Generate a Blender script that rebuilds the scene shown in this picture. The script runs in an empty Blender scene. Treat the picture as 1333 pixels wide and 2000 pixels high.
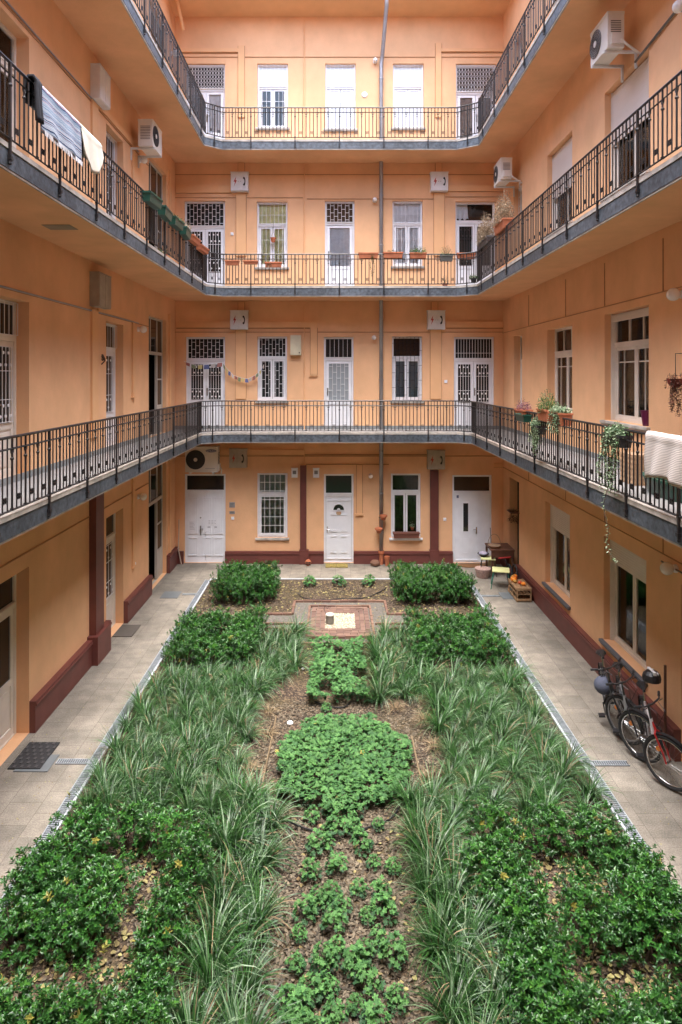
import bpy, bmesh, math, random
from mathutils import Vector, Matrix
random.seed(11)
R = math.radians
C = bpy.context.scene.collection
sc = bpy.context.scene

# ------------------------------------------------------------ camera
F, CX, CY, H = 1240.0, 656.0, 735.0, 5.30      # focal in photo pixels, vanishing point, eye height
cam = bpy.data.cameras.new('camera'); co = bpy.data.objects.new('camera', cam); C.objects.link(co)
cam.sensor_fit = 'VERTICAL'; cam.sensor_height = 36; cam.sensor_width = 24
cam.lens = F/2000*36
cam.shift_x = (666.5-CX)/2000; cam.shift_y = -(1000-CY)/2000
cam.clip_start = .05; cam.clip_end = 2000
co.location = (0, 0, H); co.rotation_euler = (R(90), 0, 0)
sc.camera = co
# ------------------------------------------------------------ sky, sun, exposure
w = bpy.data.worlds.new('World'); sc.world = w; w.use_nodes = True
nt = w.node_tree; nt.nodes.clear()
sky = nt.nodes.new('ShaderNodeTexSky'); sky.sky_type = 'NISHITA'; sky.sun_disc = False
sky.sun_elevation = R(81); sky.sun_rotation = R(178); sky.air_density = 1.0; sky.dust_density = 3.0; sky.ozone_density = 1.0
hs = nt.nodes.new('ShaderNodeHueSaturation'); hs.inputs['Saturation'].default_value = .95
bg = nt.nodes.new('ShaderNodeBackground'); bg.inputs['Strength'].default_value = .15
wo = nt.nodes.new('ShaderNodeOutputWorld')
nt.links.new(sky.outputs[0], hs.inputs['Color']); nt.links.new(hs.outputs[0], bg.inputs[0]); nt.links.new(bg.outputs[0], wo.inputs[0])
sl = bpy.data.lights.new('sun', 'SUN'); sl.energy = 1.35; sl.angle = R(70); sl.color = (1, .985, .97)
so = bpy.data.objects.new('sun', sl); C.objects.link(so)
so.rotation_euler = (R(9), 0, R(-2)); so.location = (0, 0, 30)
sc.view_settings.view_transform = 'Standard'; sc.view_settings.look = 'None'
sc.view_settings.exposure = 3.25; sc.view_settings.gamma = 1
sc.cycles.max_bounces = 10; sc.cycles.diffuse_bounces = 6; sc.cycles.glossy_bounces = 3
sc.cycles.transparent_max_bounces = 12; sc.cycles.transmission_bounces = 4
sc.cycles.use_denoising = True
sc.cycles.sample_clamp_indirect = 8

# ------------------------------------------------------------ materials
MT = {}
def mat(name, col, rough=.7, metal=0, var=.12, scale=3, bump=0, bscale=60, spec=.5, island=0, col2=None, transl=0, stain=0, objrand=0):
    if name in MT: return MT[name]
    m = bpy.data.materials.new(name); m.use_nodes = True; n = m.node_tree.nodes; l = m.node_tree.links
    b = n['Principled BSDF']; out = n['Material Output']
    b.inputs['Roughness'].default_value = rough; b.inputs['Metallic'].default_value = metal
    b.inputs['Specular IOR Level'].default_value = spec
    tc = n.new('ShaderNodeTexCoord')
    geo = n.new('ShaderNodeNewGeometry')
    tex = n.new('ShaderNodeTexNoise'); tex.inputs['Scale'].default_value = scale; tex.inputs['Detail'].default_value = 6
    l.new(geo.outputs['Position'], tex.inputs['Vector'])
    mr = n.new('ShaderNodeMapRange'); mr.inputs['From Min'].default_value = .3; mr.inputs['From Max'].default_value = .7
    mr.inputs['To Min'].default_value = 1-var; mr.inputs['To Max'].default_value = 1+var
    l.new(tex.outputs['Fac'], mr.inputs['Value'])
    mix = n.new('ShaderNodeVectorMath'); mix.operation = 'SCALE'
    base = n.new('ShaderNodeRGB'); base.outputs[0].default_value = (*col, 1)
    src = base.outputs[0]
    if island:
        mm = n.new('ShaderNodeMix'); mm.data_type = 'RGBA'
        l.new(geo.outputs['Random Per Island'], mm.inputs['Factor'])
        mm.inputs['A'].default_value = (*col, 1); mm.inputs['B'].default_value = (*(col2 or [c*.5 for c in col]), 1)
        src = mm.outputs['Result']
    if objrand:
        oi = n.new('ShaderNodeObjectInfo'); hv = n.new('ShaderNodeHueSaturation')
        mo = n.new('ShaderNodeMapRange'); mo.inputs['To Min'].default_value = 1-objrand; mo.inputs['To Max'].default_value = 1+objrand
        l.new(oi.outputs['Random'], mo.inputs['Value']); l.new(mo.outputs[0], hv.inputs['Value']); l.new(src, hv.inputs['Color']); src = hv.outputs[0]
    l.new(src, mix.inputs[0]); l.new(mr.outputs[0], mix.inputs['Scale'])
    fin = mix.outputs[0]
    if stain:      # large patches and vertical streaks of old paint
        mp = n.new('ShaderNodeMapping'); mp.inputs['Scale'].default_value = (1, 1, .7)
        l.new(geo.outputs['Position'], mp.inputs['Vector'])
        t2 = n.new('ShaderNodeTexNoise'); t2.inputs['Scale'].default_value = .9; t2.inputs['Detail'].default_value = 8; t2.inputs['Roughness'].default_value = .65
        l.new(mp.outputs[0], t2.inputs['Vector'])
        m2 = n.new('ShaderNodeMapRange'); m2.inputs['From Min'].default_value = .35; m2.inputs['From Max'].default_value = .7
        m2.inputs['To Min'].default_value = 1+stain*.4; m2.inputs['To Max'].default_value = 1-stain
        l.new(t2.outputs['Fac'], m2.inputs['Value'])
        x2 = n.new('ShaderNodeVectorMath'); x2.operation = 'SCALE'
        l.new(fin, x2.inputs[0]); l.new(m2.outputs[0], x2.inputs['Scale']); fin = x2.outputs[0]
    l.new(fin, b.inputs['Base Color'])
    if bump:
        tb = n.new('ShaderNodeTexNoise'); tb.inputs['Scale'].default_value = bscale; tb.inputs['Detail'].default_value = 5
        l.new(geo.outputs['Position'], tb.inputs['Vector'])
        bp = n.new('ShaderNodeBump'); bp.inputs['Strength'].default_value = bump; bp.inputs['Distance'].default_value = .01
        l.new(tb.outputs['Fac'], bp.inputs['Height']); l.new(bp.outputs[0], b.inputs['Normal'])
    if transl:
        tr = n.new('ShaderNodeBsdfTranslucent'); l.new(fin, tr.inputs['Color'])
        ms = n.new('ShaderNodeMixShader'); ms.inputs[0].default_value = transl
        l.new(b.outputs[0], ms.inputs[1]); l.new(tr.outputs[0], ms.inputs[2]); l.new(ms.outputs[0], out.inputs['Surface'])
    MT[name] = m
    return m
plaster = mat('orange_plaster', (.78, .458, .25), .9, var=.05, scale=1.3, bump=.35, bscale=45, spec=.15, stain=.13)
plaster2 = mat('orange_plaster_trim', (.77, .445, .228), .85, var=.05, scale=2, bump=.2, bscale=45, spec=.15, stain=.05)
maroon = mat('maroon_paint', (.145, .042, .033), .5, var=.12, scale=4, bump=.15, stain=.12)
white = mat('white_paint', (.80, .81, .83), .45, var=.04, scale=5, stain=.05)
whitegr = mat('white_iron', (.80, .80, .80), .5, var=.06)
cream = mat('cream_paint', (.76, .71, .63), .5, var=.08, stain=.15)
dark = mat('dark_room', (.012, .011, .010), .9, var=.1)  # near-black colour stands in for the shade inside unlit rooms
stone = mat('pale_stone', (.46, .42, .37), .85, var=.3, scale=6, bump=.3, stain=.2)
gfloor = mat('gallery_concrete', (.25, .24, .23), .8, var=.1, scale=5, bump=.2, stain=.1)
band = mat('slate_metal_fascia', (.070, .084, .100), .6, var=.5, scale=14, bump=.4, bscale=30, stain=.5)
iron = mat('dark_wrought_iron', (.018, .016, .017), .42, metal=.2, var=.2, scale=10)
zinc = mat('zinc', (.34, .34, .35), .45, metal=.5, var=.15, scale=3, stain=.15)
terra = mat('terracotta', (.42, .135, .06), .8, var=.15, scale=9, bump=.15)
greenpl = mat('green_plastic', (.012, .06, .04), .4, var=.1)
blackpl = mat('black_plastic', (.02, .02, .022), .4, var=.1)
greymet = mat('grey_enamel', (.70, .70, .69), .45, var=.07, scale=6, stain=.12)
oldmet = mat('weathered_box_paint', (.40, .355, .28), .6, var=.12, scale=6, stain=.25)
acwhite = mat('ac_cream_casing', (.70, .67, .60), .45, var=.04, stain=.12)
acdark = mat('ac_dark_grille', (.03, .03, .032), .5)
glow = mat('opal_glass', (.82, .80, .76), .2, var=.02)
curt_w = mat('net_curtain', (.74, .76, .76), .9, var=.1, scale=8)
curt_y = mat('yellow_green_blind', (.74, .74, .36), .9, var=.15, scale=6)
curt_g = mat('grey_green_blind', (.22, .27, .25), .9, var=.1, scale=6)
blind_b = mat('blue_grey_blind', (.17, .25, .28), .7, var=.1, scale=6)
shutter = mat('shutter_plastic', (.70, .64, .58), .5, var=.03, stain=.04)
soilm = mat('plain_soil', (.05, .035, .025), .95, var=.3, scale=20, bump=.6)
red = mat('red_paint', (.35, .02, .02), .35)
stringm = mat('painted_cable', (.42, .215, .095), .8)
redsym = mat('red_sign_paint', (.45, .05, .035), .6)
blacksym = mat('black_sign_paint', (.02, .02, .02), .6)
darkrim = mat('grey_rim', (.30, .30, .31), .35, metal=.8, var=.05)
chrome = mat('chrome', (.6, .6, .6), .25, metal=1, var=.02)
rubber = mat('rubber', (.022, .022, .023), .8, bump=.3, bscale=200)
wood = mat('weathered_pine', (.33, .20, .10), .75, var=.3, scale=14, bump=.2)
darkwood = mat('dark_red_wood', (.11, .045, .025), .6, var=.25, scale=12)
limetop = mat('pale_lime_laminate', (.62, .64, .30), .6, var=.05)
greenleg = mat('green_enamel', (.03, .13, .09), .4)
orangepl = mat('orange_plastic', (.75, .23, .02), .3)
paper = mat('paper', (.80, .80, .82), .9, var=.03)
brass = mat('steel_handle', (.25, .24, .22), .35, metal=.8)
galv = mat('galvanised_grating', (.36, .40, .43), .45, metal=.4, var=.15, scale=9)
kerbm = mat('grey_granite_kerb', (.42, .45, .48), .75, var=.12, scale=20, bump=.2)
wicker = mat('wicker', (.32, .21, .13), .85, var=.3, scale=30, bump=.5)
LEAFC = {}
hedgeleaf = mat('hedge_leaf', (.050, .170, .026), .36, var=.12, scale=3, island=1, col2=(.018, .075, .016), transl=.2, objrand=.18, spec=.55)
yellowleaf = mat('yellowed_leaf', (.38, .34, .06), .5, island=1, col2=(.2, .2, .04), transl=.25)
hedgenew = mat('hedge_new_leaf', (.075, .21, .03), .3, var=.12, island=1, col2=(.035, .14, .025), transl=.25, objrand=.15)
grassm = mat('sedge_blade', (.046, .145, .026), .4, var=.12, scale=3, island=1, col2=(.014, .050, .014), transl=.2, objrand=.22)
grasspale = mat('sedge_pale_blade', (.24, .34, .20), .4, var=.12, island=1, col2=(.08, .17, .07), transl=.25, objrand=.15)
grassdry = mat('sedge_dry_blade', (.28, .215, .12), .8, var=.2, island=1, col2=(.15, .095, .05), objrand=.2)
geran = mat('geranium_leaf', (.115, .275, .075), .6, var=.15, scale=4, island=1, col2=(.042, .130, .040), transl=.25, objrand=.12, spec=.3)
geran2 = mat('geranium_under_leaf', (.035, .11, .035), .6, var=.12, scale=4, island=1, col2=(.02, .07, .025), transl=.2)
potleaf = mat('pot_plant_leaf', (.10, .20, .04), .5, island=1, col2=(.04, .10, .025), transl=.25)
ivyleaf = mat('variegated_ivy_leaf', (.32, .40, .24), .5, island=1, col2=(.06, .14, .05), transl=.25)
dryleaf = mat('dried_plant', (.46, .38, .27), .9, island=1, col2=(.20, .14, .09), transl=.2)
pinkleaf = mat('pink_heather', (.28, .10, .15), .8, island=1, col2=(.12, .05, .06), transl=.2)
stemm = mat('brown_stem', (.06, .04, .025), .9)
chipm = mat('bark_chip', (.19, .155, .105), .9, island=1, col2=(.034, .027, .018), var=.15)
fallen = mat('fallen_leaf', (.36, .33, .13), .8, island=1, col2=(.16, .10, .045), var=.1, transl=.15)
pebble = mat('cream_pebble', (.62, .56, .44), .8, island=1, col2=(.38, .32, .22))
brickm = mat('garden_brick', (.19, .115, .085), .85, island=1, col2=(.12, .07, .055), bump=.3)
edgebrick = mat('edging_brick', (.22, .125, .085), .85, island=1, col2=(.14, .075, .055), bump=.3)

def glassmat(name, tint=(.02, .022, .022), clear=0.0):
    m = bpy.data.materials.new(name); m.use_nodes = True; n = m.node_tree.nodes; l = m.node_tree.links
    b = n['Principled BSDF']; b.inputs['Base Color'].default_value = (*tint, 1); b.inputs['Roughness'].default_value = .06
    geo = n.new('ShaderNodeNewGeometry'); tx = n.new('ShaderNodeTexNoise'); tx.inputs['Scale'].default_value = 1.5
    l.new(geo.outputs['Position'], tx.inputs['Vector'])
    bp = n.new('ShaderNodeBump'); bp.inputs['Strength'].default_value = .08; bp.inputs['Distance'].default_value = .05
    l.new(tx.outputs['Fac'], bp.inputs['Height']); l.new(bp.outputs[0], b.inputs['Normal'])
    if clear:
        tr = n.new('ShaderNodeBsdfTransparent'); gl = n.new('ShaderNodeBsdfGlossy'); gl.inputs['Roughness'].default_value = .04
        fr = n.new('ShaderNodeFresnel'); fr.inputs['IOR'].default_value = 1.5; ms = n.new('ShaderNodeMixShader')
        l.new(bp.outputs[0], gl.inputs['Normal'])
        l.new(fr.outputs[0], ms.inputs[0]); l.new(tr.outputs[0], ms.inputs[1]); l.new(gl.outputs[0], ms.inputs[2])
        l.new(ms.outputs[0], n['Material Output'].inputs['Surface'])
    MT[name] = m; return m
gdark = glassmat('dark_window_glass'); gclear = glassmat('clear_window_glass', clear=1)
gbrown = glassmat('brown_tinted_glass', (.05, .032, .02)); gmilk = glassmat('milky_glass', (.30, .33, .34)); gwhite = glassmat('white_inner_shutter', (.72, .73, .74))

# ------------------------------------------------------------ mesh helper
class MB:
    def __init__(s): s.v = []; s.f = []; s.mi = []; s.m = 0; s.T = None
    def add(s, vs, fs):
        o = len(s.v)
        if s.T is not None: vs = [s.T @ Vector(v) for v in vs]
        s.v += [tuple(v) for v in vs]; s.f += [tuple(i+o for i in f) for f in fs]; s.mi += [s.m]*len(fs); return s
    def box(s, x0, x1, y0, y1, z0, z1):
        return s.add([(x0,y0,z0),(x1,y0,z0),(x1,y1,z0),(x0,y1,z0),(x0,y0,z1),(x1,y0,z1),(x1,y1,z1),(x0,y1,z1)],
                     [(0,3,2,1),(4,5,6,7),(0,1,5,4),(1,2,6,5),(2,3,7,6),(3,0,4,7)])
    def quad(s, a, b, c, d): return s.add([a, b, c, d], [(0,1,2,3)])
    def poly(s, pts): return s.add(pts, [tuple(range(len(pts)))])
    def prism(s, pts, off):
        n = len(pts); off = Vector(off); q = [Vector(p) for p in pts]
        return s.add(q + [p+off for p in q], [tuple(range(n)), tuple(range(2*n-1, n-1, -1))] + [(i, (i+1)%n, n+(i+1)%n, n+i) for i in range(n)])
    def tube(s, pts, r, n=6, caps=True):
        pts = [Vector(p) for p in pts]; rs = r if isinstance(r, (list, tuple)) else [r]*len(pts)
        vs = []; fs = []; prev = None
        for i, p in enumerate(pts):
            d = (pts[min(i+1, len(pts)-1)] - pts[max(i-1, 0)])
            if d.length < 1e-9: d = Vector((0,0,1))
            d.normalize()
            if prev is None:
                a = Vector((0,0,1)) if abs(d.z) < .9 else Vector((1,0,0)); x = d.cross(a).normalized()
            else:
                x = (prev - d*prev.dot(d)); x = x.normalized() if x.length > 1e-6 else d.cross(Vector((0,.3,1))).normalized()
            prev = x; y = d.cross(x)
            for k in range(n):
                a = 2*math.pi*k/n; vs.append(p + (x*math.cos(a)+y*math.sin(a))*rs[i])
        for i in range(len(pts)-1):
            for k in range(n):
                fs.append((i*n+k, i*n+(k+1)%n, (i+1)*n+(k+1)%n, (i+1)*n+k))
        if caps: fs += [tuple(range(n-1, -1, -1)), tuple(range((len(pts)-1)*n, len(pts)*n))]
        return s.add(vs, fs)
    def lathe(s, prof, c=(0,0,0), n=16, axis='z'):
        vs = []; fs = []
        for r, h in prof:
            for k in range(n):
                a = 2*math.pi*k/n; x, y = r*math.cos(a), r*math.sin(a)
                p = (x, y, h) if axis == 'z' else ((x, h, y) if axis == 'y' else (h, x, y))
                vs.append((p[0]+c[0], p[1]+c[1], p[2]+c[2]))
        for i in range(len(prof)-1):
            for k in range(n): fs.append((i*n+k, i*n+(k+1)%n, (i+1)*n+(k+1)%n, (i+1)*n+k))
        fs += [tuple(range(n-1, -1, -1)), tuple(range((len(prof)-1)*n, len(prof)*n))]
        return s.add(vs, fs)
    def ball(s, c, r, n=10, sq=1):
        return s.lathe([(max(r*math.sin(math.pi*i/8), 1e-4), -r*math.cos(math.pi*i/8)*sq) for i in range(9)], c, n)
    def torus(s, c, Rr, r, axis='y', n=32, m=8):
        pts = []
        for k in range(n+1):
            a = 2*math.pi*k/n; x, z = Rr*math.cos(a), Rr*math.sin(a)
            pts.append((c[0]+x, c[1], c[2]+z) if axis == 'y' else ((c[0]+x, c[1]+z, c[2]) if axis == 'z' else (c[0], c[1]+x, c[2]+z)))
        return s.tube(pts, r, m, caps=False)
    def mesh(s, name, mats, smooth=False, fix=True):
        me = bpy.data.meshes.new(name); me.from_pydata(s.v, [], s.f)
        for m in (mats if isinstance(mats, (list, tuple)) else [mats]): me.materials.append(m)
        if any(s.mi): me.polygons.foreach_set('material_index', s.mi)
        if fix:
            b = bmesh.new(); b.from_mesh(me); bmesh.ops.recalc_face_normals(b, faces=b.faces); b.to_mesh(me); b.free()
        if smooth: me.polygons.foreach_set('use_smooth', [True]*len(me.polygons))
        me.update(); return me
    def build(s, name, mats, parent=None, loc=(0,0,0), rz=0, smooth=False, fix=True, rot=None):
        o = bpy.data.objects.new(name, s.mesh(name, mats, smooth, fix)); C.objects.link(o)
        o.location = loc; o.rotation_euler = rot or (0, 0, rz)
        if parent: o.parent = parent
        return o
def inst(name, me, parent=None, loc=(0,0,0), rz=0, sc_=1, rot=None):
    o = bpy.data.objects.new(name, me); C.objects.link(o); o.location = loc; o.rotation_euler = rot or (0, 0, rz)
    o.scale = (sc_,)*3 if not isinstance(sc_, tuple) else sc_
    if parent: o.parent = parent
    return o
def tag(o, label=None, cat=None, group=None, kind=None):
    if label: o['label'] = label
    if cat: o['category'] = cat
    if group: o['group'] = group
    if kind: o['kind'] = kind
    return o
def thing(name, label, cat, loc=(0,0,0), rz=0, group=None, kind=None):
    o = bpy.data.objects.new(name, None); C.objects.link(o); o.location = loc; o.rotation_euler = (0, 0, rz); o.empty_display_size = .1
    return tag(o, label, cat, group, kind)
def copy_tree(o, parent=None):
    c = o.copy(); C.objects.link(c)
    if parent: c.parent = parent
    for ch in list(o.children): copy_tree(ch, c)
    return c
rnd = random.uniform
# ------------------------------------------------------------ measures (metres)
YB, XL, XR = 18.01, -4.55, 4.75          # inner faces of end wall, left wall, right wall
FL = [0, 3.80, 7.70, 11.60]              # floor levels
WT = 15.50                               # underside of the eaves
def bx(px): return (px-CX)*YB/F          # measured columns and heights on the end wall
def bz(py): return H+(CY-py)*YB/F
def sy(px, x): return F*abs(x)/abs(px-CX)   # distance along a side plane x
def sz(py, y): return H+(CY-py)*y/F
# ------------------------------------------------------------ ground
def tilemat(name, cols, tw, th, mortar, off=.5, rot=0):
    m = bpy.data.materials.new(name); m.use_nodes = True; n = m.node_tree.nodes; l = m.node_tree.links
    b = n['Principled BSDF']; b.inputs['Roughness'].default_value = .75; b.inputs['Specular IOR Level'].default_value = .3
    geo = n.new('ShaderNodeNewGeometry'); mp = n.new('ShaderNodeMapping'); mp.inputs['Rotation'].default_value = (0, 0, rot); l.new(geo.outputs['Position'], mp.inputs['Vector'])
    br = n.new('ShaderNodeTexBrick'); br.offset = off; br.inputs['Scale'].default_value = 1
    br.inputs['Brick Width'].default_value = tw; br.inputs['Row Height'].default_value = th; br.inputs['Mortar Size'].default_value = mortar; br.inputs['Mortar Smooth'].default_value = .3
    br.inputs['Color1'].default_value = (*cols[0], 1); br.inputs['Color2'].default_value = (*cols[1], 1); br.inputs['Mortar'].default_value = (*cols[2], 1)
    l.new(mp.outputs[0], br.inputs['Vector'])
    def noise(s, lo, hi, a=.35, bb=.65, det=6):
        t = n.new('ShaderNodeTexNoise'); t.inputs['Scale'].default_value = s; t.inputs['Detail'].default_value = det
        l.new(geo.outputs['Position'], t.inputs['Vector']); r = n.new('ShaderNodeMapRange')
        r.inputs['From Min'].default_value = a; r.inputs['From Max'].default_value = bb; r.inputs['To Min'].default_value = lo; r.inputs['To Max'].default_value = hi
        l.new(t.outputs['Fac'], r.inputs['Value']); return r.outputs[0], t
    cur = br.outputs['Color']
    for s, lo, hi in ((.9, .76, 1.14), (5, .84, 1.10), (60, .78, 1.2), (190, .8, 1.2)):
        o, t = noise(s, lo, hi)
        v = n.new('ShaderNodeVectorMath'); v.operation = 'SCALE'; l.new(cur, v.inputs[0]); l.new(o, v.inputs['Scale']); cur = v.outputs[0]
    l.new(cur, b.inputs['Base Color'])
    bp = n.new('ShaderNodeBump'); bp.inputs['Strength'].default_value = .3; bp.inputs['Distance'].default_value = .004
    l.new(t.outputs['Fac'], bp.inputs['Height']); l.new(bp.outputs[0], b.inputs['Normal'])
    return m
pav = tilemat('exposed_aggregate_slabs', ((.265, .235, .190), (.205, .184, .150), (.12, .105, .083)), .405, .405, .0035, off=.5, rot=R(90))
o = MB().quad((-300,-300,-.03),(300,-300,-.03),(300,300,-.03),(-300,300,-.03)).build('ground', mat('city_ground', (.2,.19,.18), .9)); tag(o, kind='structure')
GL, GR, GB = -3.25, 3.37, 16.52      # garden bed bounds
m = MB()
for x0, x1, y0, y1 in ((XL-.6, GL, -1.3, YB+.3), (GR, XR+.6, -1.3, YB+.3), (GL, GR, GB, YB+.3)):
    m.quad((x0,y0,0),(x1,y0,0),(x1,y1,0),(x0,y1,0))
o = m.build('paved_path', pav); tag(o, kind='structure')

# garden soil: gently uneven sheet
soil = bpy.data.materials.new('mulched_soil'); soil.use_nodes = True
n = soil.node_tree.nodes; l = soil.node_tree.links; b = n['Principled BSDF']; b.inputs['Roughness'].default_value = .95
geo = n.new('ShaderNodeNewGeometry'); vo = n.new('ShaderNodeTexVoronoi'); vo.inputs['Scale'].default_value = 38; vo.inputs['Randomness'].default_value = 1
l.new(geo.outputs['Position'], vo.inputs['Vector'])
cr = n.new('ShaderNodeValToRGB'); cr.color_ramp.elements[0].color = (.016, .011, .008, 1); cr.color_ramp.elements[1].color = (.17, .12, .075, 1)
e = cr.color_ramp.elements.new(.55); e.color = (.055, .036, .022, 1)
sp = n.new('ShaderNodeSeparateColor'); l.new(vo.outputs['Color'], sp.inputs[0]); l.new(sp.outputs[0], cr.inputs[0])
tx = n.new('ShaderNodeTexNoise'); tx.inputs['Scale'].default_value = 1.2; l.new(geo.outputs['Position'], tx.inputs['Vector'])
mm = n.new('ShaderNodeMix'); mm.data_type = 'RGBA'; mr = n.new('ShaderNodeMapRange'); mr.inputs['From Min'].default_value = .45; mr.inputs['From Max'].default_value = .65; mr.inputs['To Max'].default_value = .5
l.new(tx.outputs['Fac'], mr.inputs[0]); l.new(mr.outputs[0], mm.inputs['Factor']); l.new(cr.outputs[0], mm.inputs['A']); mm.inputs['B'].default_value = (.07, .055, .02, 1)
l.new(mm.outputs['Result'], b.inputs['Base Color'])
bp = n.new('ShaderNodeBump'); bp.inputs['Strength'].default_value = .7; bp.inputs['Distance'].default_value = .02; l.new(vo.outputs['Distance'], bp.inputs['Height']); l.new(bp.outputs[0], b.inputs['Normal'])
def gz(x, y): return .02 + .018*math.sin(x*2.3+y*.7)*math.sin(y*1.7+1) + .008*math.sin(x*7+y*5)
m = MB(); NX, NY = 40, 90; Y0 = 1.0
vs = [(GL+(GR-GL)*i/NX, Y0+(GB-Y0)*j/NY, gz(GL+(GR-GL)*i/NX, Y0+(GB-Y0)*j/NY) if 0 < i < NX and j < NY else .012) for j in range(NY+1) for i in range(NX+1)]
m.add(vs, [(j*(NX+1)+i, j*(NX+1)+i+1, (j+1)*(NX+1)+i+1, (j+1)*(NX+1)+i) for j in range(NY) for i in range(NX)])
o = m.build('garden_soil', soil, smooth=True); tag(o, kind='structure')

# drainage channels along the bed (grated) and across the paths
def channel(p0, p1, wd, label, pitch=.03, kerb=None):
    p0, p1 = Vector(p0), Vector(p1); L = (p1-p0).length; a = math.atan2((p1-p0).y, (p1-p0).x)
    t = thing('drain_channel', label, 'drain', (p0.x, p0.y, .004), a, 'slotted drain channels in the courtyard paving')
    m = MB(); m.box(0, L, -wd/2, wd/2, -.002, .002); m.build('channel_bed', blackpl, t)
    m = MB(); m.box(0, L, -wd/2, -wd/2+.014, .002, .012); m.box(0, L, wd/2-.014, wd/2, .002, .012)
    x = 0
    while x < L-.01: m.box(x, x+pitch*.5, -wd/2+.014, wd/2-.014, .002, .011); x += pitch
    m.build('grating', galv, t); return t
channel((GL-.07, 1.2), (GL-.07, 16.5), .14, 'long slotted steel drain channel along the left edge of the planted bed', .034)
channel((GR+.07, 1.2), (GR+.07, 16.5), .14, 'long slotted steel drain channel along the right edge of the planted bed', .034)
channel((-3.83, 8.72), (-3.33, 8.72), .11, 'short grating across the left path from grey cover to planted bed')
channel((-3.72, 15.42), (-3.33, 15.42), .09, 'short grating across the left path near the open stair doorway')
channel((3.45, 8.68), (4.0, 8.68), .11, 'short grating across the right path beside the bicycle wheels')
channel((3.45, 15.30), (3.95, 15.30), .09, 'short grating across the right path in front of the green-legged stool')
def plate(x0, x1, y0, y1, label):
    m = MB(); m.box(x0, x1, y0, y1, .002, .010)
    return tag(m.build('drain_cover', mat('grey_cover', (.13, .145, .15), .6, var=.1, bump=.3, bscale=90)), label, 'drain cover', 'grey square covers set in the paths')
plate(-4.32, -3.86, 8.50, 8.88, 'grey ribbed square cover beside the black chequered doormat')
plate(-4.20, -3.78, 15.15, 15.62, 'small grey square cover outside the open stair doorway')
plate(3.98, 4.38, 15.10, 15.55, 'small grey cover beside the green-legged stool and the wooden crate')
for k, (x0, x1) in enumerate(((GL-.012, GL+.02), (GR-.02, GR+.012))):
    o = MB().box(x0, x1, Y0, GB+.02, -.02, .035).build('kerb', kerbm); tag(o, kind='structure')
o = MB().box(GL+.02, GR-.02, GB, GB+.05, -.02, .03).build('kerb', kerbm); tag(o, kind='structure')

# ------------------------------------------------------------ walls with real openings
def wall_mesh(mb, u0, u1, z0, z1, ops, y=0):
    us = sorted(set([u0, u1] + [o[0] for o in ops] + [o[1] for o in ops])); zs = sorted(set([z0, z1] + [o[2] for o in ops] + [o[3] for o in ops]))
    for i in range(len(us)-1):
        for j in range(len(zs)-1):
            uc, zc = (us[i]+us[i+1])/2, (zs[j]+zs[j+1])/2
            if any(o[0] < uc < o[1] and o[2] < zc < o[3] for o in ops): continue
            mb.m = 0; mb.quad((us[i], y, zs[j]), (us[i+1], y, zs[j]), (us[i+1], y, zs[j+1]), (us[i], y, zs[j+1]))
    for o in ops:
        a, b_, c, d, dp = o[:5]; c = c+.008 if c == 0 else c; dk = len(o) > 5 and o[5]
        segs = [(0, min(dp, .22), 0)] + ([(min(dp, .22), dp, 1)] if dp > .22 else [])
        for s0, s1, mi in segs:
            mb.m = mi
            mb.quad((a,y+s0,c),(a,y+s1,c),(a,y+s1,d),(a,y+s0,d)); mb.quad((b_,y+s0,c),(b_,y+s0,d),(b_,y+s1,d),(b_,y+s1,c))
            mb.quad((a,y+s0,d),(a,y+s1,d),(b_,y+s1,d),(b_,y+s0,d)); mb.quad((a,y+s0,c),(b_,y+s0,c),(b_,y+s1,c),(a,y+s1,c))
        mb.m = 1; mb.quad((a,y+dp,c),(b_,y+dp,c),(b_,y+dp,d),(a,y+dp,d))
    mb.m = 0
class Wall:
    def __init__(s, label, loc, rz): s.t = thing('building_wing', label, 'building', loc, rz); s.ops = []; s.u0 = s.u1 = 0
    def u(s, *a): return a[0]
WB = Wall('orange end wing of the courtyard with five columns of white doors and windows', (0, YB, 0), 0)
WLf = Wall('orange left wing of the courtyard with deep set doors and the dark stair doorways', (XL, 0, 0), R(90))
WRt = Wall('orange right wing of the courtyard with roller shuttered windows', (XR, 0, 0), R(-90))
WFr = Wall('orange near wing of the courtyard that the camera looks out from', (0, -1.3, 0), R(180))

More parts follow.
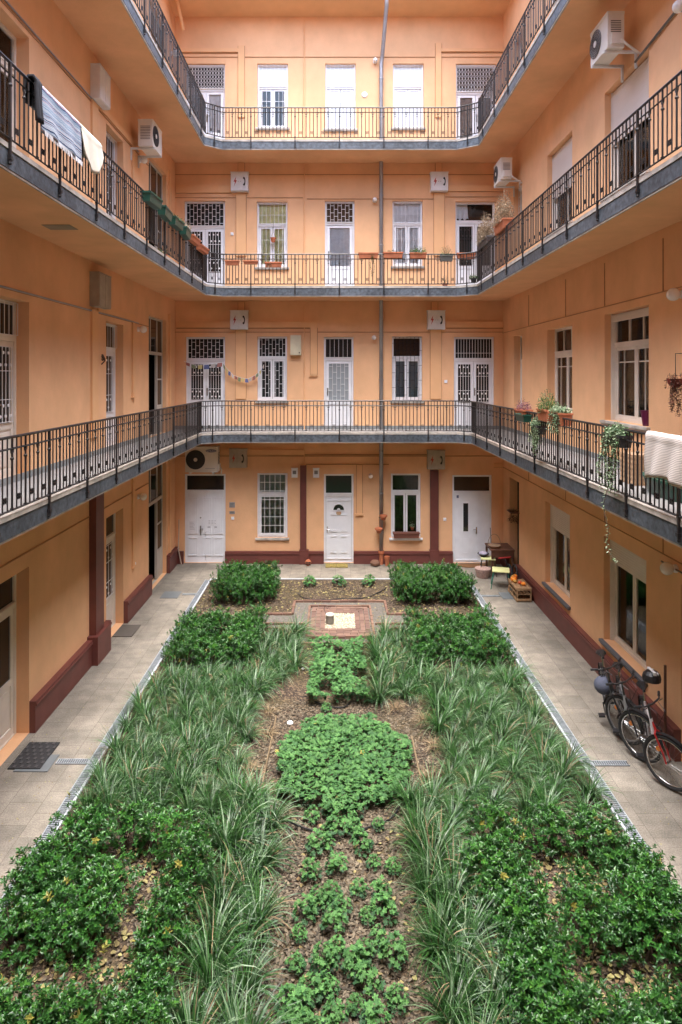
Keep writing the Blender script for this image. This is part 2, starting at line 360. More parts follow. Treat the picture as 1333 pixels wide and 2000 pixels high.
# ---- grilles (local: x right, y back, z up)
def g_bars(m, x0, x1, z0, z1, y, n, hz=(), t=.008):
    for i in range(n+1):
        x = x0+(x1-x0)*i/n; m.box(x-t/2, x+t/2, y-t/2, y+t/2, z0, z1)
    for z in list(hz)+[z0, z1]: m.box(x0, x1, y-t/2-.001, y+t/2+.001, z-t/2, z+t/2)
def g_brick(m, x0, x1, z0, z1, y, nx, pitch, t=.009):
    g_bars(m, x0, x1, z0, z1, y, nx, (), t)
    for i in range(nx):
        xa, xb = x0+(x1-x0)*i/nx, x0+(x1-x0)*(i+1)/nx; z = z0+pitch*(.35 if i % 2 else .85)
        while z < z1: m.box(xa, xb, y-t/2-.001, y+t/2+.001, z-t/2, z+t/2); z += pitch
def g_diamond(m, x0, x1, z0, z1, y, nx, nz, t=.007):
    for i in range(nx+1):
        x = x0+(x1-x0)*i/nx; m.box(x-t/2, x+t/2, y-t/2, y+t/2, z0, z1)
    for i in range(nx):
        for j in range(nz):
            xa, xb = x0+(x1-x0)*i/nx, x0+(x1-x0)*(i+1)/nx; za, zb = z0+(z1-z0)*j/nz, z0+(z1-z0)*(j+1)/nz
            m.tube([(xa, y, za), (xb, y, (za+zb)/2), (xa, y, zb)], t*.5, 4); m.tube([(xb, y, za), (xa, y, (za+zb)/2), (xb, y, zb)], t*.5, 4)
    m.box(x0, x1, y-t, y+t, z0-t, z0+t); m.box(x0, x1, y-t, y+t, z1-t, z1+t)
def g_orn(m, x0, x1, z0, z1, y, t=.009):      # bars with two bands of small discs and rings
    g_bars(m, x0, x1, z0, z1, y, 5, (z0+(z1-z0)*.30, z0+(z1-z0)*.68), t)
    for zz in (.08, .22, .76, .92):
        for k in range(3):
            xx = x0+(x1-x0)*(.2+.3*k+(.08 if zz in (.08, .76) else -.06)); z = z0+(z1-z0)*zz
            m.lathe([(.001, -.006), (.024, -.006), (.024, .006), (.001, .006)], (xx, y-.004, z), 10, 'y')

def frame_rect(m, x0, x1, z0, z1, w_, y0, y1, bot=None):
    bot = w_ if bot is None else bot
    m.box(x0, x0+w_, y0, y1, z0, z1); m.box(x1-w_, x1, y0, y1, z0, z1); m.box(x0+w_, x1-w_, y0, y1, z1-w_, z1); m.box(x0+w_, x1-w_, y0, y1, z0, z0+bot)

def opening(W, uc, z, wd, ht, kind, rec=.12, fr=white, pane=gdark, trans=.38, tgr=None, gr=None, leaves=2, curtain=None, tcurt=None, glaz=(.42, .97), sill=None,
            handle=True, mull=0, grm=whitegr, tpane=None, muntin=0, depth=None, label=None, boxshut=None):
    """a door or window: frame = the part; panes, grilles, curtains, leaves = its sub-parts. uc, z: bottom centre on the wall."""
    W.ops.append((uc-wd/2, uc+wd/2, z, z+ht, depth or rec+.16))
    loc = (uc, 0, z); x0, x1 = -wd/2, wd/2; fw = .055; y0, y1 = rec, rec+.07
    tpane = tpane or pane
    m = MB(); frame_rect(m, x0, x1, 0, ht, fw, y0, y1, .03 if kind == 'door' else fw)
    zt = ht-trans if trans else ht-fw
    panes = []; curts = []
    if trans:
        m.box(x0+fw, x1-fw, y0-.012, y1, zt-.09, zt); panes.append((x0+fw, x1-fw, zt, ht-fw, tpane))
        m.box(x0+fw, x1-fw, y0-.03, y0-.012, zt-.03, zt-.012)
        if mull:
            for i in range(1, mull): xx = x0+fw+(x1-x0-2*fw)*i/mull; m.box(xx-.012, xx+.012, y0+.01, y1-.01, zt, ht-fw)
        if muntin: pass
    ob = m.build('window' if kind == 'window' else 'door', fr, W.t, loc)
    if label: ob['label'] = label
    ztop = zt-.09 if trans else ht-fw; a0, a1 = x0+fw, x1-fw; lw = (a1-a0)/leaves; zb = .03 if kind == 'door' else fw
    gm = MB(); has_g = False
    for k in range(leaves):
        m = MB(); l0, l1 = a0+k*lw+.006, a0+(k+1)*lw-.006; yy0, yy1 = y0+.012, y1-.008; sw = .05 if kind == 'window' else .075
        if kind == 'window':
            frame_rect(m, l0, l1, zb, ztop-.003, sw, yy0, yy1); panes.append((l0+sw, l1-sw, zb+sw, ztop-sw, pane))
            if muntin:
                zz = ztop-sw-(ztop-zb)*.17; m.box(l0+sw, l1-sw, yy0+.01, yy1-.01, zz-.01, zz+.01)
                m.box((l0+l1)/2-.009 - (l1-l0)*.12, (l0+l1)/2+.009-(l1-l0)*.12, yy0+.01, yy1-.01, zb+sw, ztop-sw)
            m.build('casement', fr, ob)
        else:
            hgt = ztop-.003-zb; g0, g1 = zb+hgt*glaz[0], zb+hgt*glaz[1]
            if glaz[0] < .9:
                frame_rect(m, l0, l1, zb, ztop-.003, sw, yy0, yy1, .12); m.box(l0+sw, l1-sw, yy0, yy1, g0-.09, g0)
                m.box(l0+sw, l1-sw, yy0+.018, yy1-.01, zb+.12, g0-.09)                        # sunk lower panel
                m.box(l0+sw+.05, l1-sw-.05, yy0+.004, yy0+.018, zb+.17, g0-.14)               # raised field
                panes.append((l0+sw, l1-sw, g0, ztop-sw, pane))
            else: m.box(l0, l1, yy0, yy1, zb, ztop-.003)
            lf = m.build('door_leaf', fr, ob)
            if gr == 'orn': g_orn(gm, l0+sw-.01, l1-sw+.01, g0+.02, ztop-sw-.01, y0-.008); has_g = True
            if gr == 'doorbars':
                g_brick(gm, l0+sw, l1-sw, g0+.02, ztop-sw-.01, y0-.008, 5, .34); has_g = True
    if kind == 'door' and handle:
        m = MB(); hx = a0+lw*.07 if leaves == 1 else 0.035; m.box(hx-.018, hx+.018, y0-.004, y0+.006, .95, 1.17); m.tube([(hx, y0-.004, 1.1), (hx, y0-.05, 1.1), (hx+.1, y0-.055, 1.1)], .009, 6)
        m.build('handle', brass, ob)
    # panes
    for i, (a, b_, c, d, mm_) in enumerate(panes):
        MB().box(a-.006, b_+.006, y0+.030, y0+.036, c-.006, d+.006).build('pane', mm_, ob)
    def cur(xa, xb, za, zc, mt, yc):
        m = MB(); nn = max(8, int((xb-xa)/.03)); vs = []
        for i in range(nn+1):
            x = xa+(xb-xa)*i/nn; yy = yc+.0025*math.sin(i*1.9+xa*7)
            vs += [(x, yy, za), (x, yy, zc)]
        m.add(vs, [(2*i, 2*i+2, 2*i+3, 2*i+1) for i in range(nn)]); m.build('curtain', mt, ob)
    if curtain: cur(a0, a1, zb+.02 if kind == 'window' else zb+(ztop-zb)*glaz[0]-.05, ztop, curtain, y0+.072)
    if tcurt and trans: cur(a0, a1, zt, ht-fw, tcurt, y0+.072)  # in the dark material this sheet paints room shade, it is no curtain
    # grilles
    yg = rec-.075
    if tgr == 'brick': g_brick(gm, x0+.05, x1-.05, zt-.02, ht-.03, yg+.03, int(wd/.115), .20); has_g = True
    if tgr == 'diamond': g_diamond(gm, x0+.02, x1-.02, zt-.02, ht-.03, yg+.03, int(wd/.085), 3); has_g = True
    if tgr == 'bars': g_bars(gm, x0+.05, x1-.05, zt, ht-.03, yg+.03, int(wd/.13)); has_g = True
    if tgr == 'closebars': g_bars(gm, x0+.05, x1-.05, zt-.02, ht-.03, yg+.03, 13, (zt+.14, )); has_g = True
    if gr == 'wbars': g_bars(gm, x0+.03, x1-.03, .02, ht-.03, yg+.02, 7, (ht*.42, ht*.66, ht*.80)); has_g = True
    if gr == 'wbrick': g_brick(gm, x0+.03, x1-.03, .02, ht-.03, yg+.02, 8, .25); has_g = True
    if gr == 'wgrid': g_bars(gm, x0+.06, x1-.06, .10, ht-.04, yg+.02, 5, [.10+i*.245 for i in range(1, 7)], .011); has_g = True
    if gr == 'wdark': g_brick(gm, x0+.0, x1-.0, .02, ht-.02, yg+.0, 8, .42); has_g = True
    if has_g: gm.build('grille', grm, ob)
    if sill:
        m = MB(); m.box(x0-.05, x1+.05, -.07, rec, -.045, -.002); m.box(x0-.04, x1+.04, -.055, -.002, -.07, -.045); m.build('sill', sill, ob)
    if boxshut:      # roller shutter: box, curtain of slats, side rails; boxshut = fraction lowered
        sl_ = MB(); zz = ht-.02; zend = ht-boxshut*ht
        while zz > zend: sl_.box(x0+.03, x1-.03, rec-.055, rec-.04, zz-.036, zz-.002); sl_.box(x0+.03, x1-.03, rec-.052, rec-.043, zz-.042, zz-.036); zz -= .042
        sl_.build('roller_shutter', shutter, ob)
        MB().box(x0, x0+.035, rec-.06, rec-.002, 0, ht).build('shutter_rail', fr, ob); MB().box(x1-.035, x1, rec-.06, rec-.002, 0, ht).build('shutter_rail', fr, ob)
    return ob

# ---- end wing
def B(px0, px1): return bx((px0+px1)/2), (px1-px0)*YB/F
DH = 2.62
# ground floor
u, wd = B(361, 441); ob = opening(WB, u, 0, wd, 2.53, 'door', .05, trans=.46, glaz=(.95, .99), leaves=2, handle=False, label='white double door with raised panels, notices and a dark transom')
m = MB()
for xa, xb in ((-.50, -.22), (-.09, .17), (.23, .49)):
    for za, zb_ in ((.2, .72), (.82, 1.86)):
        frame_rect(m, xa, xb, za, zb_, .026, .036, .061); m.box(xa+.055, xb-.055, .046, .061, za+.055, zb_-.055)
m.build('door_panel', white, ob)
m = MB(); m.box(-.155, -.12, .035, .061, .78, 1.05); m.tube([(-.137, .05, .97), (-.137, .0, .97), (-.05, -.01, .97)], .012, 6); m.ball((-.137, .045, 1.28), .022, 8); m.build('handle', brass, ob)
m = MB(); m.box(-.47, -.28, .043, .047, .92, 1.20); m.box(.07, .33, .043, .047, 1.08, 1.23); m.build('notice', paper, ob)
m = MB()
for i in range(6): m.box(-.45, -.30-.02*(i % 3), .040, .043, .95+i*.04, .958+i*.04)
for i in range(3): m.box(.09, .30-.03*(i % 2), .040, .043, 1.11+i*.04, 1.118+i*.04)
m.box(.06, .17, .043, .061, 1.0, 1.025); m.box(.25, .33, .043, .061, 1.0, 1.025)
m.build('notice_print', mat('grey_print', (.35, .35, .38), .9), ob)
u, wd = B(503, 562); opening(WB, u, bz(1050), wd, bz(924)-bz(1050), 'window', .06, trans=.55, leaves=1, gr='wgrid', curtain=curt_g, pane=gclear, tcurt=curt_g, sill=stone)
u, wd = B(633, 691); ob = opening(WB, u, 0, wd, 2.53, 'door', .05, trans=.55, glaz=(.95, .99), leaves=1, handle=False, label='white single door with a small fan light and a dark transom')
m = MB(); pts = [(.15*math.cos(a), .052, 1.50+.15*math.sin(a)) for a in [math.pi*k/14 for k in range(15)]]; m.prism(pts, (0, .008, 0)); m.build('fan_light', gdark, ob)
m = MB(); m.tube([(.18*math.cos(math.pi*k/14), .055, 1.49+.18*math.sin(math.pi*k/14)) for k in range(15)], .014, 5); m.box(-.19, .19, .045, .061, 1.465, 1.495)
m.lathe([(.001, -.004), (.05, -.004), (.05, .004), (.001, .004)], (0, .049, 1.50), 12, 'y')
for xa, xb in ((-.25, -.05), (.05, .25)):
    frame_rect(m, xa, xb, .88, 1.38, .025, .036, .061); frame_rect(m, xa, xb, .28, .76, .025, .036, .061); m.box(xa+.04, xb-.04, .052, .061, .32, .72); m.box(xa+.04, xb-.04, .052, .061, .92, 1.34)
frame_rect(m, -.36, .36, .1, 1.78, .022, .040, .061)
m.build('door_moulding', white, ob)
m = MB(); m.box(-.07, .07, .040, .050, 1.36, 1.45); m.build('name_plaque', mat('plaque_wood', (.5, .33, .2), .6), ob)
m = MB(); m.box(-.345, -.315, .045, .061, .85, 1.03); m.tube([(-.33, .05, .95), (-.33, .01, .95), (-.24, .0, .95)], .011, 6); m.build('handle', chrome, ob)
u, wd = B(764, 822); opening(WB, u, bz(1050), wd, bz(925)-bz(1050), 'window', .06, trans=.48, leaves=2, pane=gclear, curtain=mat('green_room_curtain', (.03, .075, .02), .9, var=.4, scale=9), tcurt=dark, sill=white, label='white window with two clear casements and a planter on its sill')
u, wd = B(884, 961); ob = opening(WB, u, 0, wd, 2.50, 'door', .05, trans=.46, glaz=(.95, .99), leaves=1, handle=False, tpane=gbrown, label='white door with a narrow slot window and a fixed side panel')
m = MB(); frame_rect(m, -.48, .18, .06, 1.95, .028, .034, .061); m.box(.20, .215, .050, .062, .05, 1.97); frame_rect(m, .26, .5, .06, 1.93, .02, .05, .061)
frame_rect(m, -.27, -.07, .86, 1.72, .03, .045, .061); frame_rect(m, -.26, -.08, .26, .68, .02, .05, .061); m.build('door_moulding', white, ob)
MB().box(-.24, -.10, .05, .058, .89, 1.69).build('slot_window', gdark, ob)
m = MB(); m.box(.12, .15, .04, .061, .82, 1.02); m.tube([(.135, .05, .95), (.135, .0, .95), (.03, -.01, .95)], .011, 6); m.build('handle', chrome, ob)
MB().box(-.43, -.37, .040, .046, 1.84, 1.92).build('number_plate', mat('blue_plate', (.1, .11, .2), .5), ob)
# first floor
z = FL[1]
u, wd = B(363, 440); opening(WB, u, z, wd, DH, 'door', .09, trans=.60, tgr='brick', gr='orn', glaz=(.42, .97), label='white double door behind ornate grilles under a brick pattern transom grille')
u, wd = B(503, 561); opening(WB, u, bz(783), wd, bz(657)-bz(783), 'window', .09, trans=.56, gr='wbrick', sill=stone)
u, wd = B(633, 691); opening(WB, u, z, wd, DH, 'door', .09, trans=.58, tgr='bars', gr='doorbars', leaves=1, pane=gmilk, tpane=gdark, glaz=(.40, .97), label='white single door with a pale barred glass panel')
u, wd = B(766, 825); opening(WB, u, bz(783), wd, bz(657)-bz(783), 'window', .09, trans=.56, gr='wdark', grm=iron, pane=gclear, curtain=blind_b, tcurt=dark, sill=stone)
u, wd = B(887, 966); opening(WB, u, z, wd, DH, 'door', .09, trans=.60, tgr='closebars', gr='orn', glaz=(.38, .97))
# second floor
z = FL[2]
u, wd = B(360, 440); opening(WB, u, z, wd, DH-.04, 'door', .09, trans=.68, tgr='brick', gr='orn', glaz=(.30, .97))
u, wd = B(502, 562); opening(WB, u, bz(522), wd, bz(394)-bz(522), 'window', .09, trans=.60, gr='wbars', curtain=curt_y, tcurt=curt_y, pane=gclear, sill=stone, label='white barred window with yellow green blinds drawn')
u, wd = B(635, 693); opening(WB, u, z, wd, DH-.04, 'door', .09, trans=.58, tgr='brick', leaves=1, tpane=gbrown, pane=gclear, curtain=curt_w, glaz=(.38, .97), mull=0)
u, wd = B(767, 826); opening(WB, u, bz(520), wd, bz(392)-bz(520), 'window', .09, trans=.60, gr='wbars', curtain=curt_w, tcurt=curt_w, pane=gclear, sill=stone)
u, wd = B(890, 968); ob = opening(WB, u, z, wd, DH-.06, 'door', .09, trans=.52, gr='orn', grm=iron, glaz=(.38, .97), tpane=gclear, label='white double door with black grilles under an open dark transom')
m = MB(); vs = []
for i in range(13): vs += [(-.50+i*.028, .20+.012*math.sin(i*2), 2.10+.03*math.sin(i*1.3)), (-.50+i*.026, .20, 2.52)]
m.add(vs, [(2*i, 2*i+2, 2*i+3, 2*i+1) for i in range(12)]); m.build('curtain', curt_w, ob)
# third floor
z = FL[3]
u, wd = B(363, 440); opening(WB, u, z, wd, DH-.05, 'door', .09, trans=.66, tgr='diamond', curtain=curt_w, pane=gclear, tpane=gdark, glaz=(.35, .97))
u, wd = B(503, 563); opening(WB, u, bz(250), wd, bz(124)-bz(250), 'window', .09, trans=.60, gr='wbars', tpane=gwhite, sill=stone, label='white window, white above and dark glass below')
u, wd = B(636, 695); ob = opening(WB, u, bz(252), wd, bz(124)-bz(252), 'window', .09, trans=.60, tpane=gwhite, pane=gwhite, sill=stone, gr='wbars', label='white window with closed white inner shutters')
u, wd = B(768, 828); opening(WB, u, bz(250), wd, bz(124)-bz(250), 'window', .09, trans=.60, gr='wbars', tpane=gwhite, pane=gwhite, sill=stone)
u, wd = B(891, 970); opening(WB, u, z, wd, DH-.05, 'door', .09, trans=.75, tgr='diamond', pane=gclear, curtain=mat('grey_curtain', (.3, .27, .24), .9, var=.2, scale=15), glaz=(.1, .97))

# ---- left wing (u = distance from the camera wall)
for k, z in enumerate(FL):
    hh = (2.48, 2.60, 2.62, 2.55)[k]
    opening(WLf, 8.75, z, 1.35, hh, 'door', .19, trans=.50, leaves=2 if k else 1, gr='orn' if k == 1 else None, glaz=(.40, .97) if k else (.45, .97), fr=cream, tgr='bars' if k == 1 else None, pane=gclear if k == 2 else gdark, curtain=curt_w if k == 2 else None)
    opening(WLf, 13.1, z, 1.02, hh, 'door', .17, trans=.50, leaves=1, gr='orn' if k < 2 else ('doorbars' if k == 2 else None), glaz=(.36, .97), fr=white if k else cream, tgr='bars' if k else None)
    for yy in (5.9, 2.4): opening(WLf, yy, z, 1.2, hh, 'door', .19, trans=.5, leaves=2, fr=cream)
    # open stair doorway: a fixed glazed screen, one leaf folded open
    WLf.ops.append((15.46, 17.06, z, z+3.0, 2.4))
    m = MB(); frame_rect(m, -.80, .80, 0, 3.0, .05, .10, .17, .01); m.box(-.75, .75, .09, .17, 2.05, 2.13); m.box(.25, .31, .10, .16, .02, 2.05); m.box(.28, .34, .11, .16, 2.13, 2.95); m.box(-.30, -.25, .11, .16, 2.13, 2.95)
    m.box(.31, .75, .11, .15, .02, .75); m.box(.31, .75, .11, .15, 1.40, 1.44); m.box(.36, .70, .10, .11, .12, .66)
    ob = m.build('door', mat('olive_white_paint', (.50, .46, .40), .5, var=.1, stain=.2), WLf.t, (16.26, 0, z)); ob['label'] = 'tall glazed stair doorway standing open and dark'
    m = MB(); m.box(.31, .75, .125, .131, .75, 2.05); m.box(-.75, .75, .125, .131, 2.13, 2.95); m.build('pane', gdark, ob)
    m = MB(); m.box(-.72, -.67, .18, .95, .02, 2.04); m.box(-.675, -.66, .30, .85, .15, .75); ob2 = m.build('door_leaf', darkwood, ob)
# ---- right wing (u = -distance)
for k, z in enumerate(FL):
    if k == 0:
        opening(WRt, -(14.4+12.85)/2, .64, 1.5, 1.84, 'window', .17, trans=0, leaves=2, fr=cream, pane=gclear, curtain=mat('dim_curtain', (.36, .35, .32), .9, var=.3), sill=mat('slate_sill', (.11, .11, .12), .7, bump=.3), boxshut=.30)
        opening(WRt, -(11.26+9.70)/2, .64, 1.54, 1.84, 'window', .17, trans=0, leaves=2, fr=cream, pane=gclear, curtain=MT['dim_curtain'], sill=MT['slate_sill'], boxshut=.22)
        WRt.ops.append((-17.35, -16.45, 0, 2.55, .5, 1)); opening(WRt, -8.15, 0, 1.15, 2.45, 'door', .19, trans=.46, leaves=1, fr=mat('sage_paint', (.22, .25, .21), .5))
        opening(WRt, -5.6, .64, 1.5, 1.84, 'window', .17, trans=0, leaves=2, fr=cream)
    else:
        pn, cu = (gclear, MT['dim_curtain']) if k == 1 else (gclear, mat('grey_curtain', (.3, .27, .24)))
        sh = {1: None, 2: 1, 3: 1}[k]
        opening(WRt, -13.5, z+.73, 1.5, 1.82, 'window', .17, trans=.50, leaves=2, fr=cream, pane=pn, curtain=cu, muntin=1 if k == 1 else 0, mull=3 if k == 1 else 0, sill=stone, boxshut={1: None, 2: .55, 3: .3}[k])
        opening(WRt, -10.42, z+.73, 1.58, 1.86, 'window', .17, trans=.50, leaves=2, fr=cream, pane=pn, curtain=cu, muntin=1 if k == 1 else 0, mull=3 if k == 1 else 0, sill=stone, boxshut={1: .07, 2: .50, 3: .3}[k])
        if k == 2: opening(WRt, -16.55, z+1.75, .75, .85, 'window', .17, trans=0, leaves=1, fr=cream, gr='wgrid', grm=cream, pane=gmilk)
        else: opening(WRt, -16.55, z+.02, .75, 2.55, 'door', .17, trans=.62, leaves=1, fr=cream, glaz=(.35, .97), handle=False)
        opening(WRt, -7.2, z+.73, 1.5, 1.82, 'window', .17, trans=.50, leaves=2, fr=cream, pane=pn, curtain=cu, sill=stone)
        opening(WRt, -4.0, z+.73, 1.5, 1.82, 'window', .17, trans=.50, leaves=2, fr=cream, sill=stone)
# ---- near wing (behind the camera; mirrored in the panes)
for z in FL:
    for uu in (-3.2, 0, 3.2): opening(WFr, uu, z, 1.1, 2.55, 'door', .12, trans=.5, leaves=2)

for W, u0, u1 in ((WB, XL-.3, XR+.3), (WLf, -1.5, YB+.3), (WRt, -YB-.3, 1.5), (WFr, -XR-.3, -XL+.3)):
    m = MB(); wall_mesh(m, u0, u1, -.02, WT+.8, W.ops); m.build('plaster_wall', [plaster, dark], W.t)
# eaves: sloping soffit boards and gutter
def eave(W, u0, u1):
    m = MB(); m.prism([(u0, .02, WT), (u0, -.95, WT+.12), (u0, -1.0, WT+.32), (u0, .02, WT+.8)], (u1-u0, 0, 0)); m.build('eaves', plaster2, W.t)
    m = MB(); m.tube([(u0, -1.08, WT+.30), (u1, -1.08, WT+.30)], .075, 8); m.build('gutter', zinc, W.t)
eave(WB, XL, XR); eave(WLf, -1.3, YB); eave(WRt, -YB, 1.3); eave(WFr, -XR, -XL)
# roofs above, so a step sideways still sees a house
for W, u0, u1 in ((WB, XL-6, XR+6), (WLf, -1.3, YB), (WRt, -YB, 1.3), (WFr, -XR-6, -XL+6)):
    m = MB(); m.prism([(u0, -1.1, WT+.36), (u0, 5, WT+4), (u0, 5, WT+.36)], (u1-u0, 0, 0)); m.build('roof', mat('roof_tiles', (.22, .09, .06), .8, var=.3, scale=12, bump=.4), W.t)

# plinths with a moulded cap, interrupted by doors
def plinth(W, segs, hgt=.36, out=.09):
    for a, b_ in segs:
        m = MB(); m.box(a, b_, -out, .0, 0, hgt-.05); m.box(a, b_, -out-.025, .0, hgt-.05, hgt-.015); m.box(a, b_, -out-.01, 0, hgt-.015, hgt+.02)
        m.build('plinth', maroon, W.t)
plinth(WB, [(XL, bx(361)-.02), (bx(441), bx(633)), (bx(691), bx(884)), (bx(961), XR)], .33)
plinth(WLf, [(-1.3, 1.8), (3.0, 5.3), (6.5, 8.07), (9.43, 12.58), (13.62, 15.44), (17.08, YB)], .45)
plinth(WRt, [(-16.43, -8.73), (-YB, -17.37), (-7.57, 1.3)], .42)
for a in (bx(587), bx(840)): MB().box(a-.02, a+.24, -.135, -.0, 0, .40).build('column_base', maroon, WB.t)
MB().box(11.62, 12.30, -.20, 0, 0, .52).build('column_base', maroon, WLf.t)
# maroon pipe casings on the ground floor
MB().box(bx(587), bx(599), -.10, 0, .38, 2.78).build('pipe_casing', maroon, WB.t); MB().box(bx(840), bx(856), -.10, 0, .38, 2.65).build('pipe_casing', maroon, WB.t)
MB().box(11.72, 12.12, -.13, 0, .50, 3.48).build('pipe_casing', maroon, WLf.t)

# surface trunking: raised plaster bands (px on the end wall)
def tr(x0, x1, y0, y1, d=.05, mats=None):
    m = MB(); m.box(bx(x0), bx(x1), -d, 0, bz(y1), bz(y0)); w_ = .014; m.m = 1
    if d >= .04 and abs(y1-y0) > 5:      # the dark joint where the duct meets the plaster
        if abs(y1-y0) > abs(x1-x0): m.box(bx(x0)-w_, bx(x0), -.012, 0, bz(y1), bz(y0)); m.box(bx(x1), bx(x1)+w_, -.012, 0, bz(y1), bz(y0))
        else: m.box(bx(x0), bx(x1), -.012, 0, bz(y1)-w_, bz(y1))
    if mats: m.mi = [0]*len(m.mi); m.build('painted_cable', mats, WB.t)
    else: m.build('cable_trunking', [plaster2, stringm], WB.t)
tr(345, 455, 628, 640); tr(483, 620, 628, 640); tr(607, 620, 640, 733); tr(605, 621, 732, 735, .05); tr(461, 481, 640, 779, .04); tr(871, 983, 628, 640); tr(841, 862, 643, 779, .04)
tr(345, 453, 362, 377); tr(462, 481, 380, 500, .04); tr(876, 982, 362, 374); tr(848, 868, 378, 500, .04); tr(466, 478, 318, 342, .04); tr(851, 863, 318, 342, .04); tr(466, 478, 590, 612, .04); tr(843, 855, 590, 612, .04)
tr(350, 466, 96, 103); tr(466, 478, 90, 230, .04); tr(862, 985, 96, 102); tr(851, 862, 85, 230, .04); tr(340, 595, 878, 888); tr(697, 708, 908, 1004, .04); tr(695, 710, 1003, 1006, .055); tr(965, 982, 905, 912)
tr(480, 835, 887, 889, .02, stringm); tr(598, 760, 906, 908, .02, stringm)
for y, a, b_ in ((340.5, 343, 983), (385.5, 343, 592), (388, 600, 850), (384, 870, 983), (648, 343, 983), (641, 345, 606), (641, 872, 983), (111, 343, 983), (890, 343, 983), (103.5, 350, 466), (102.5, 864, 985)): tr(a, b_, y, y+1.4, .016, stringm)
m = MB()
for z0, z1 in ((2.78, 3.5), (FL[1]+.0, FL[2]-.36), (FL[2], FL[3]-.3), (FL[3], WT-.1)):
    x = bx(595); m.tube([(x, -.03, z0), (x, -.03, z1)], .016, 6)
m.build('conduit', plaster2, WB.t)
mc = MB()
for z in (0, FL[1], FL[2]): mc.box(-1, 15.4, -.016, 0, z+2.70, z+2.718)
mc.build('painted_cable', stringm, WLf.t)
def lt(*boxes):     # left wing trunking
    m = MB()
    for q in boxes: m.box(*q)
    m.build('cable_trunking', plaster2, WLf.t)
for z, zt in ((0, 2.62), (FL[1], FL[1]+2.62), (FL[2], FL[2]+2.62)):
    if z: lt((11.78, 12.08, -.04, 0, z+.35, z+2.75)); lt((12.1, 14.3, -.035, 0, zt+.12, zt+.26))
    lt((14.15, 14.30, -.04, 0, z+1.05, z+(2.70 if z else 3.3)), (14.13, 14.32, -.055, 0, z+1.02, z+1.05))
    lt((17.25, 17.40, -.05, 0, z+.5, z+3.2))
m = MB()
for zt in (FL[1]+2.72, FL[2]+2.76): m.tube([(-1, -.02, zt), (14.6, -.02, zt)], .014, 6)
m.build('conduit', zinc, WLf.t)
m = MB()
for z in (FL[0], FL[1]):
    zt = z+2.72; m.box(-YB, 1, -.012, 0, zt, zt+.014)
    for yy in (15.6, 13.1, 11.2, 9.2, 6.4): m.box(-yy-.006, -yy+.006, -.012, 0, zt+.014, z+3.5)
m.build('cable_trunking', stringm, WRt.t)
m = MB(); m.tube([(-10.0, -.03, FL[2]+2.55), (-8.0, -.03, FL[2]+2.75), (1, -.03, FL[2]+2.75)], .02, 6); m.tube([(-9.2, -.03, 2.62), (1, -.03, 2.62)], .012, 6); m.build('conduit', mat('grey_cable', (.12, .11, .10), .6), WRt.t)

# downpipe
t = thing('downpipe', 'grey zinc downpipe running down the end wall to an orange clay foot', 'drainpipe', (bx(744.5), YB, 0))
m = MB(); m.tube([(0, -.10, .36), (0, -.10, 14.1), (.03, -.16, 14.35), (.09, -.85, 15.3), (.09, -1.0, 15.75)], .055, 12); m.build('pipe', zinc, t, smooth=True)
m = MB(); 
for z in (.9, 2.0, 3.2, 5.2, 6.45, 9.0, 10.4, 12.6, 13.7): m.tube([(0, -.10, z-.02), (0, -.10, z+.02)], .064, 12); m.box(-.01, .01, -.06, 0, z-.012, z+.012)
m.build('pipe_clamp', zinc, t)
m = MB(); m.lathe([(.06, 0), (.065, .3), (.085, .31), (.085, .38), (.06, .38)], (0, -.10, 0), 14); m.build('clay_foot', terra, t, smooth=False)

# ------------------------------------------------------------ galleries
YR = 16.94
RAILX = {1: (-3.55, 3.60), 2: (-3.42, 3.74), 3: (-3.46, 3.77)}
def bar(m, x, y, z0, z1, t): m.box(x-t/2, x+t/2, y-t/2, y+t/2, z0, z1)
RH = .845
def panel_mesh(pts):      # pts: polyline in local coords, first at the origin; z from the floor
    m = MB(); L = [0]
    for a, b_ in zip(pts, pts[1:]): L.append(L[-1]+(Vector(b_)-Vector(a)).length)
    def at(s):
        for i in range(len(pts)-1):
            if s <= L[i+1]+1e-6:
                t = (s-L[i])/(L[i+1]-L[i]); a, b_ = Vector(pts[i]), Vector(pts[i+1]); return a.lerp(b_, t), (b_-a).normalized()
        return Vector(pts[-1]), Vector((1,0))
    T = L[-1]
    for a, b_ in zip(pts, pts[1:]):
        for z, t in ((RH-.125, .0115), (.055, .0125)):
            m.tube([(a[0], a[1], z), (b_[0], b_[1], z)], t, 4)
    n = 12
    for k in range(1, n):
        p, d = at(T*k/n)
        if k % 3 == 0:
            m.tube([(p.x, p.y, .055), (p.x, p.y, RH)], .0120, 5)
            m.ball((p.x, p.y, RH-.235), .02, 6); m.ball((p.x, p.y, RH-.17), .014, 6); m.box(p.x-.016, p.x+.016, p.y-.016, p.y+.016, .05, .075)
            q = Vector((d.x, d.y, 0))
            for sg in (-1, 1):
                c = Vector((p.x, p.y, 0)); m.tube([c+q*sg*.008+Vector((0,0,RH-.19)), c+q*sg*.03+Vector((0,0,RH-.165)), c+q*sg*.035+Vector((0,0,RH-.13))], .005, 4)
        else: m.tube([(p.x, p.y, .055), (p.x, p.y, RH)], .0090, 4)
    for k in range(4):
        p, d = at(T*(3*k+1)/n); q, _ = at(T*(3*k+2)/n)
        for z in (.150, .18, .210): m.tube([(p.x, p.y, z), (q.x, q.y, z)], .0050, 4)
        for f in (.33, .66): c = p.lerp(q, f); m.box(c.x-.0055, c.x+.0055, c.y-.0055, c.y+.0055, .150, .210)
    return m.mesh('railing_panel', iron)
